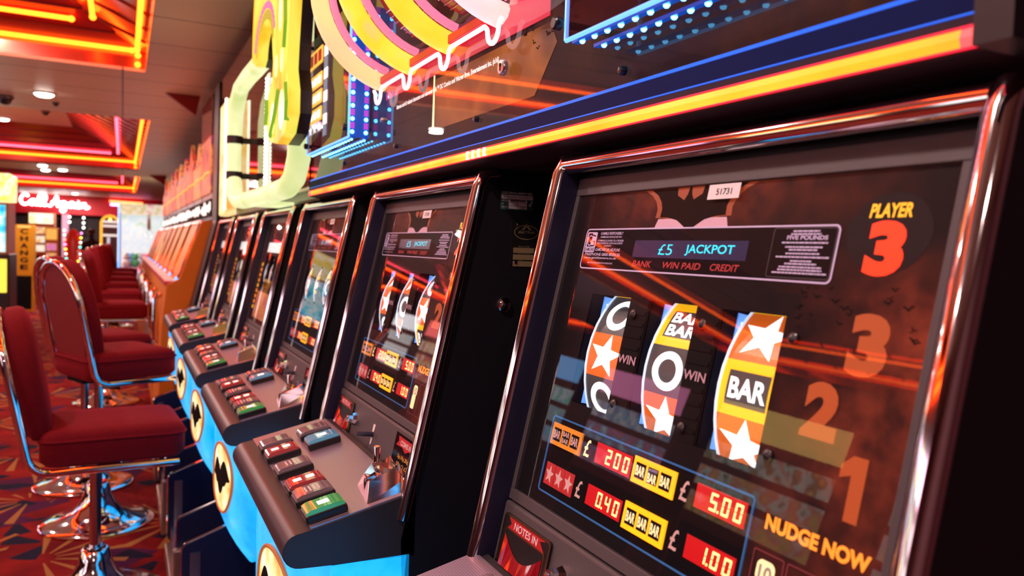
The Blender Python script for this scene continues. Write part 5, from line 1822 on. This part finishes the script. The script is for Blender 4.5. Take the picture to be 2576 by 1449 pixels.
def claw_machine():
    y0, y1, xa, xb = 15.4, 16.4, -0.585, 0.40
    t = thing('claw_machine', 'white-lit claw machine with a blue light strip on its corner', 'claw machine', ((xa + xb) / 2, (y0 + y1) / 2, 0), 0)
    G = lambda x, y, z: (x - (xa + xb) / 2, y - (y0 + y1) / 2, z)
    cx, cy = (xa + xb) / 2, (y0 + y1) / 2
    def bx(mb, x0, x1, ya, yb, z0, z1, m):
        mb.box(x0 - cx, x1 - cx, ya - cy, yb - cy, z0, z1, m)
    pinkg = mat('claw_base_pink', (0.55, 0.30, 0.40), 0.4)
    mb = MB()
    bx(mb, xa, xb, y0, y1, 0, 0.74, pinkg)
    mb.build('base', t, bevel=0.01)
    mb = MB()
    bx(mb, xa + .02, xb - .02, y1 - .03, y1, .74, 1.72, streaks('claw_back_picture', [(0.55, 0.75, 0.62), (0.85, 0.92, 0.90), (0.70, 0.85, 0.95), (0.92, 0.90, 0.86)], 5, 0.75))
    mb.build('back_wall', t)
    mb = MB()
    bx(mb, xa, xb, y0, y1, 1.72, 1.90, streaks('claw_header_picture', [(0.9, 0.75, 0.55), (0.70, 0.62, 0.25), (0.95, 0.85, 0.75), (0.8, 0.3, 0.28)], 7, 0.75))
    mb.build('header', t)
    for x in (xa, xb - .03):
        for y in (y0, y1 - .03):
            mb = MB()
            bx(mb, x, x + .03, y, y + .03, .74, 1.72, mat('claw_post_white', (0.75, 0.75, 0.78), 0.4))
            mb.build('corner_post', t)
    mb = MB()
    mb.poly([G(xa + .03, y0 + .01, .74), G(xb - .03, y0 + .01, .74), G(xb - .03, y0 + .01, 1.72), G(xa + .03, y0 + .01, 1.72)], GLASS)
    mb.build('front_glass', t)
    mb = MB()
    led = glow('blue_led_strip', (0.10, 0.35, 1.0), 4.0)
    for k in range(38):
        mb.ball(G(xa - .012, y0 - .008, .72 + k * .031), 0.015, led, 6, 4)
    mb.tube([G(xa - .012, y0 - .008, .70), G(xa - .012, y0 - .008, 1.9)], 0.012, glow('blue_strip_body', (0.15, 0.40, 1.0), 1.6), 6)
    mb.build('led_strip', t)
    mb = MB()
    bx(mb, -0.12, -0.06, 15.85, 15.91, 1.45, 1.72, STEEL)
    for k in range(3):
        a = 2 * pi * k / 3
        mb.tube([G(-.09, 15.88, 1.45), G(-.09 + .09 * cos(a), 15.88 + .09 * sin(a), 1.38), G(-.09 + .04 * cos(a), 15.88 + .04 * sin(a), 1.28)], 0.008, STEEL, 6)
    mb.build('claw', t)
    li = bpy.data.lights.new('claw_cabinet_lamp', 'AREA')
    li.shape = 'RECTANGLE'
    li.size, li.size_y, li.energy = 0.8, 0.7, 2.5
    lo = bpy.data.objects.new('claw_cabinet_lamp', li)
    C.objects.link(lo)
    lo.parent = t
    lo.location = (0, 0, 1.70)
    # plush toys in a heap
    rng = random.Random(4)
    cols = {'green': (0.10, 0.55, 0.25), 'blue': (0.10, 0.30, 0.75), 'white': (0.8, 0.8, 0.8), 'pink': (0.8, 0.25, 0.45), 'yellow': (0.8, 0.6, 0.1), 'grey': (0.4, 0.42, 0.45)}
    spots = [(-.47, 15.55, 'white', 'white plush toy in the claw machine, beside the blue light strip'), (-.32, 15.60, 'green', 'green plush toy at the front of the claw machine'), (-.14, 15.55, 'pink', 'pink plush toy at the front of the claw machine'),
             (.03, 15.58, 'blue', 'blue plush toy at the front of the claw machine'), (-.40, 15.90, 'blue', 'blue plush toy in the second row of the claw machine'), (-.20, 15.95, 'grey', 'grey plush toy in the middle of the claw machine'),
             (.00, 15.92, 'yellow', 'yellow plush toy in the middle of the claw machine'), (.24, 15.60, 'grey', 'grey plush toy at the front right of the claw machine')]
    for x, y, c, l in spots:
        p = thing('plush_toy', l, 'plush toy', (x, y, .742), rng.uniform(0, 6), 'plush toys in the white claw machine')
        m_ = mat('plush_' + c, cols[c], 0.9)
        mb = MB()
        mb.ball((0, 0, .075), .078, m_, 12, 8)
        mb.build('body', p, True)
        mb = MB()
        mb.ball((0, 0, .185), .060, m_, 12, 8)
        for sg in (-1, 1):
            mb.ball((sg * .04, 0, .238), .022, m_, 8, 6)
        mb.build('head', p, True)
claw_machine()

def change_machine():
    t = thing('change_machine', 'tall yellow machine with CHANGE in black letters down its front', 'change machine', (-1.97, 14.75, 0), 0)
    yel = mat('change_yellow', (0.70, 0.36, 0.01), 0.4)
    mb = MB()
    mb.box(-0.135, 0.135, -0.14, 0.25, 0.0, 1.43, yel)
    mb.build('body', t, bevel=0.006)
    mb = MB()
    mb.box(-0.11, 0.11, -0.146, -0.138, 0.05, 0.60, RUBBER)
    mb.build('lower_door', t)
    for k, ch in enumerate('CHANGE'):
        mb = MB()
        z = 1.325 - k * 0.117
        mb.text(ch, lambda a, b, h: (a, -0.1405 - h, b), -0.055, 0.055, z + .042, z - .042, 0.0008, INK, 0.04)
        mb.build('letter', t)
    mb = MB()
    mb.box(-0.09, 0.09, -0.146, -0.138, 1.385, 1.415, glow('change_header', (1.0, 0.6, 0.15), 0.9))
    mb.build('lit_header', t)
change_machine()

def pusher():
    t = thing('prize_pusher', 'tall prize machine with a cyan screen and a bright yellow sign on top', 'arcade machine', (-2.25, 11.4, 0), 0)
    mb = MB()
    mb.box(-0.45, 0.47, -0.35, 0.4, 0.0, 1.02, mat('pusher_black', (0.02, 0.02, 0.022), 0.4))
    mb.build('cabinet', t, bevel=0.01)
    mb = MB()
    mb.box(-0.45, 0.45, -0.30, 0.4, 1.02, 1.66, mat('pusher_frame_orange', (0.45, 0.16, 0.02), 0.4))
    mb.build('screen_case', t)
    mb = MB()
    mb.box(-0.42, 0.42, -0.315, -0.30, 1.05, 1.63, streaks('cyan_screen_picture', [(0.0, 0.35, 0.75), (0.1, 0.8, 1.0), (0.85, 1.0, 1.0), (0.0, 0.5, 0.9)], 7, 1.2))
    mb.build('screen', t)
    mb = MB()
    mb.box(-0.45, 0.48, -0.33, 0.3, 1.68, 2.02, streaks('yellow_sign_picture', [(1.0, 0.8, 0.2), (1.0, 0.95, 0.7), (1.0, 0.7, 0.05), (1.0, 1.0, 0.85)], 6, 1.3))
    mb.build('lit_sign', t, bevel=0.02)
    mb = MB()
    mb.box(0.30, 0.44, -0.37, -0.35, 0.55, 0.96, glow('yellow_side_light', (1.0, 0.80, 0.08), 1.3))
    mb.build('yellow_panel', t)
pusher()

def prize_cabinet(loc, w, h, label, cols, body, seed, header=None, es=0.9):
    t = thing('prize_cabinet', label, 'prize machine', loc, 0, None)
    mb = MB()
    mb.box(-w / 2, w / 2, -0.25, 0.30, 0.0, h, body)
    mb.build('body', t, bevel=0.012)
    mb = MB()
    mb.box(-w / 2 + .02, w / 2 - .02, -0.262, -0.25, h - .27, h - .02, header)
    mb.build('lit_header', t)
    rng = random.Random(seed)
    for k in range(3):
        z = h - .36 - k * .22
        mb = MB()
        mb.box(-w / 2 + .03, w / 2 - .03, -0.258, -0.25, z - .16, z, streaks('shelf_picture_%d_%d' % (seed, k), cols[k:] + cols[:k], 9, es))
        mb.build('lit_shelf', t)
    mb = MB()
    mb.box(-w / 2 + .05, w / 2 - .05, -0.262, -0.25, .15, h - 1.05, RUBBER)
    mb.build('lower_door', t)
    return t
prize_cabinet((-2.33, 22.3, 0), 0.55, 1.83, 'bright prize machine with a yellow-white header under the script sign', [(1.0, 0.9, 0.6), (0.9, 0.3, 0.2), (1.0, 0.8, 0.3), (1.0, 0.95, 0.9)], mat('prize_body_orange', (0.7, 0.25, 0.08), 0.4), 21, streaks('prize_header', [(1.0, 0.85, 0.4), (1.0, 1.0, 0.9), (1.0, 0.75, 0.15)], 6, 1.5))
prize_cabinet((-1.99, 20.6, 0), 0.26, 1.45, 'narrow yellow machine with a purple panel left of the lilac pillar', [(0.9, 0.5, 0.1), (0.7, 0.15, 0.5), (0.8, 0.45, 0.1)], mat('narrow_yellow', (0.75, 0.36, 0.03), 0.4), 22, glow('narrow_header', (1.0, 0.55, 0.1), 0.8))

t = thing('domed_prize_machine', 'arch-topped amber machine with white bands in the dark doorway', 'prize machine', (-0.80, 20.6, 0), 0)
mb = MB()
mb.prism(lambda a, b, c: (a, c, b), [(-.19, 0), (.19, 0), (.19, 1.60)] + arc(0, 1.60, .19, 0, pi, 14)[1:], -0.15, 0.25, mat('domed_body', (0.10, 0.05, 0.04), 0.3))
mb.build('body', t)
mb = MB()
mb.tube([(.185, -.16, .7), (.185, -.16, 1.60)] + [(a, -.16, b) for a, b in arc(0, 1.60, .185, 0, pi, 14)] + [(-.185, -.16, .7)], 0.025, glow('amber_arch_light', (1.0, 0.42, 0.04), 1.6), 8)
mb.build('amber_arch', t, True)
for z in (1.62, 1.52, 1.30):
    mb = MB()
    mb.box(-.15, .15, -.165, -.15, z, z + .05, glow('white_band_light', (1.0, 0.92, 0.85), 1.5 if z < 1.6 else 0.9))
    mb.build('white_band', t)
mb = MB()
mb.box(-.06, .0, -.165, -.15, .95, 1.28, glow('white_window', (0.8, 0.85, 0.95), 0.7))
mb.build('window_strip', t)
mb = MB()
mb.ball((.0, -.16, 1.70), .035, glow('yellow_dome_lamp', (1.0, 0.8, 0.2), 3.0), 10, 6)
mb.build('dome_lamp', t)

# a red children's ride with coloured bulbs beside the pillar
t = thing('toy_ride', 'red toy ride edged with coloured bulbs beside the lilac pillar', 'kiddie ride', (-1.52, 19.6, 0), 0)
mb = MB()
mb.lathe([(0.16, 0.0), (0.17, 0.35), (0.15, 0.55), (0.17, 0.85), (0.165, 1.15), (0.13, 1.32), (0.06, 1.42), (0, 1.44)], mat('ride_red', (0.75, 0.05, 0.03), 0.3), seg=24)
mb.build('shell', t, True)
mb = MB()
mb.lathe([(0.185, 0.55), (0.19, 0.60), (0.185, 0.65)], mat('ride_yellow', (0.8, 0.5, 0.05), 0.3), seg=24)
mb.build('bumper', t, True)
bc = [(1.0, 0.9, 0.8), (1.0, 0.3, 0.2), (1.0, 0.85, 0.1), (0.1, 0.9, 0.7), (1.0, 0.3, 0.7)]
for k in range(16):
    mb = MB()
    a = -pi / 2 + (-1.2 if k % 2 else 1.2) * (0.5 + 0.03 * k)
    mb.ball((.185 * cos(a), .185 * sin(a), 0.62 + 0.052 * k), .020, glow('bulb_%d' % (k % 5), bc[k % 5], 5.0), 8, 5)
    mb.build('bulb', t, True)

# hanging lines of white bulbs at the doorway edge
for x, y, zs, l in ((-1.84, 24.30, (1.80, 1.66), 'short string of two white bulbs hanging left of the lilac pillar'), (-1.50, 24.30, (1.79, 1.65, 1.52), 'string of three white bulbs hanging right of the lilac pillar')):
    t = thing('bulb_string', l, 'light string', (x, y, 1.90), 0, 'bulb strings at the far doorway')
    mb = MB()
    mb.tube([(0, 0.05, 0.0), (0, 0, -0.01), (0, 0, min(zs) - 1.90 + .03)], 0.006, BLACKP, 6)
    mb.build('cable', t, True)
    for z in zs:
        mb = MB()
        mb.ball((0, -.02, z - 1.90), .030, glow('white_bulb', (0.95, 1.0, 0.95), 5.0), 10, 6)
        mb.build('bulb', t, True)

def person():
    t = thing('person', 'person in dark clothes standing in the far doorway, facing away', 'person', (-1.22, 21.5, 0), radians(200))
    me = bpy.data.meshes.new('body')
    V = [(0, 0, .74), (0, 0, .92), (0, .01, 1.10), (0, .01, 1.20), (0, 0, 1.28), (0, -.01, 1.37),
         (.09, 0, .70), (.10, 0, .38), (.10, .02, .05), (.11, -.10, .03), (-.09, 0, .70), (-.10, 0, .38), (-.10, .02, .05), (-.11, -.10, .03),
         (.17, .01, 1.13), (.21, .02, .90), (.20, -.04, .70), (.20, -.06, .62), (-.17, .01, 1.13), (-.21, .02, .90), (-.20, -.04, .70), (-.20, -.06, .62)]
    Ed = [(0, 1), (1, 2), (2, 3), (3, 4), (4, 5), (0, 6), (6, 7), (7, 8), (8, 9), (0, 10), (10, 11), (11, 12), (12, 13), (2, 14), (14, 15), (15, 16), (16, 17), (2, 18), (18, 19), (19, 20), (20, 21)]
    Rr = [.115, .12, .125, .055, .05, .075, .085, .06, .042, .035, .085, .06, .042, .035, .055, .042, .034, .03, .055, .042, .034, .03]
    me.from_pydata(V, Ed, [])
    o = bpy.data.objects.new('body', me)
    C.objects.link(o)
    o.parent = t
    sk = o.modifiers.new('skin', 'SKIN')
    for i, r in enumerate(Rr):
        me.skin_vertices[0].data[i].radius = (r * 1.15, r * .85) if i in (0, 1, 2) else (r, r)
    me.skin_vertices[0].data[0].use_root = True
    ss = o.modifiers.new('smooth', 'SUBSURF')
    ss.levels = ss.render_levels = 2
    me.materials.append(mat('dark_clothes', (0.02, 0.018, 0.025), 0.8))
    sk.use_smooth_shade = True
    mb = MB()
    skin = mat('skin', (0.55, 0.28, 0.18), 0.6)
    mb.ball((0, -.02, 1.39), .078, skin, 16, 12, (0.9, 1.0, 1.0))
    for sg in (-1, 1):
        mb.ball((sg * .072, -.01, -0.0 + 1.38), .016, skin, 8, 6, (1, 1, 1))
    mb.ball((0, -.100, 1.375), .014, skin, 8, 6)
    mb.build('head', t, True)
    mb = MB()
    mb.ball((0, .004, 1.412), .085, mat('brown_hair', (0.06, 0.03, 0.02), 0.7), 16, 10, (0.95, 1.0, 0.85))
    mb.build('hair', t, True)
person()

# ceiling fittings
def dome(x, y, z, r, label):
    t = thing('dome_camera', label, 'security camera', (x, y, z), 0, 'black dome cameras')
    mb = MB()
    mb.lathe([(r * .9, 0.0), (r * 1.15, -r * .15), (r * 1.1, -r * .5), (r * .9, -r * .6)], mat('dome_housing', (0.10, 0.06, 0.06), 0.4), seg=20)
    mb.build('housing', t, True)
    mb = MB()
    mb.lathe([(r * .88, -r * .6), (r * .8, -r * 1.0), (r * .5, -r * 1.3), (0, -r * 1.4)], BLACKP, seg=20)
    mb.build('dome', t, True)
dome(-1.40, 7.25, CEIL, 0.055, 'black dome camera on the ceiling before the second coffer, larger of two')
dome(-1.05, 7.35, CEIL, 0.024, 'small black dome camera on the ceiling before the second coffer, right of the larger one')
dome(-1.45, 11.6, CEIL + 0.50, 0.045, 'black dome camera inside the second ceiling coffer')
for y, x0, x1, zz, l in ((6.25, -0.25, -0.002, 0.15, 'dark red triangular fin under the ceiling beside the tall brown topper'), (14.85, -0.13, 0.16, 0.17, 'dark red triangular fin under the ceiling farther along, past the coffers')):
    mb = MB()
    mb.prism(lambda a, b, c: (a, c, b), [(x0, CEIL - .001), (x1, CEIL - .001), (x1 - 0.03, CEIL - zz)], y, y + 0.05, mat('fin_red', (0.30, 0.012, 0.012), 0.4))
    tag(mb.build('ceiling_fin'), l, 'wall decoration', 'red ceiling fins')

# out-of-view machines across the aisle, from reflections; extra ones added, brightened as fill light
for k, (y, l, hd, cs) in enumerate(((2.2, 'white-lit prize machine across the aisle, reflected in the front glass', (0.8, 0.9, 1.0), [(0.9, 0.95, 1.0), (0.2, 0.5, 0.4), (0.9, 0.8, 0.5), (0.5, 0.6, 0.7)]),
                                    (3.9, 'gold-lit prize machine across the aisle, second along', (1.0, 0.7, 0.2), [(0.9, 0.6, 0.2), (0.3, 0.2, 0.1), (0.7, 0.9, 0.8), (0.9, 0.3, 0.2)]),
                                    (5.6, 'pink-lit prize machine across the aisle, third along', (1.0, 0.3, 0.6), [(0.9, 0.3, 0.5), (0.9, 0.9, 0.9), (0.3, 0.5, 0.8), (0.5, 0.2, 0.3)]),
                                    (7.3, 'blue-lit prize machine across the aisle, fourth along', (0.2, 0.5, 1.0), [(0.2, 0.5, 0.9), (0.9, 0.9, 0.95), (0.2, 0.7, 0.6), (0.5, 0.5, 0.6)]),
                                    (9.0, 'white-lit prize machine added unseen across the aisle as fill light, fifth along', (1.0, 0.9, 0.9), [(0.95, 0.9, 0.9), (0.9, 0.5, 0.6), (1.0, 0.95, 0.9), (0.6, 0.6, 0.7)]),
                                    (10.7, 'red-lit prize machine added unseen across the aisle as fill light, sixth along', (1.0, 0.15, 0.15), [(0.9, 0.2, 0.2), (0.95, 0.9, 0.85), (0.8, 0.5, 0.2), (0.5, 0.1, 0.1)]),
                                    (12.4, 'white-lit prize machine added unseen across the aisle as fill light, seventh along', (0.95, 0.95, 1.0), [(0.95, 0.95, 1.0), (0.7, 0.8, 0.9), (0.9, 0.8, 0.7), (0.9, 0.9, 0.9)]),
                                    (0.5, 'pink-lit prize machine added unseen across the aisle as fill light, closest to the entrance', (1.0, 0.55, 0.7), [(0.95, 0.7, 0.75), (0.9, 0.9, 0.9), (0.8, 0.3, 0.4), (0.9, 0.8, 0.8)]))):
    p = prize_cabinet((-4.3, y, 0), 1.3, 1.85, l, cs, mat('aisle_body_%d' % k, (0.25, 0.05, 0.05), 0.4), 40 + k, glow('aisle_header_%d' % k, hd, 4.0), es=2.0)
    p.rotation_euler = (0, 0, pi / 2)
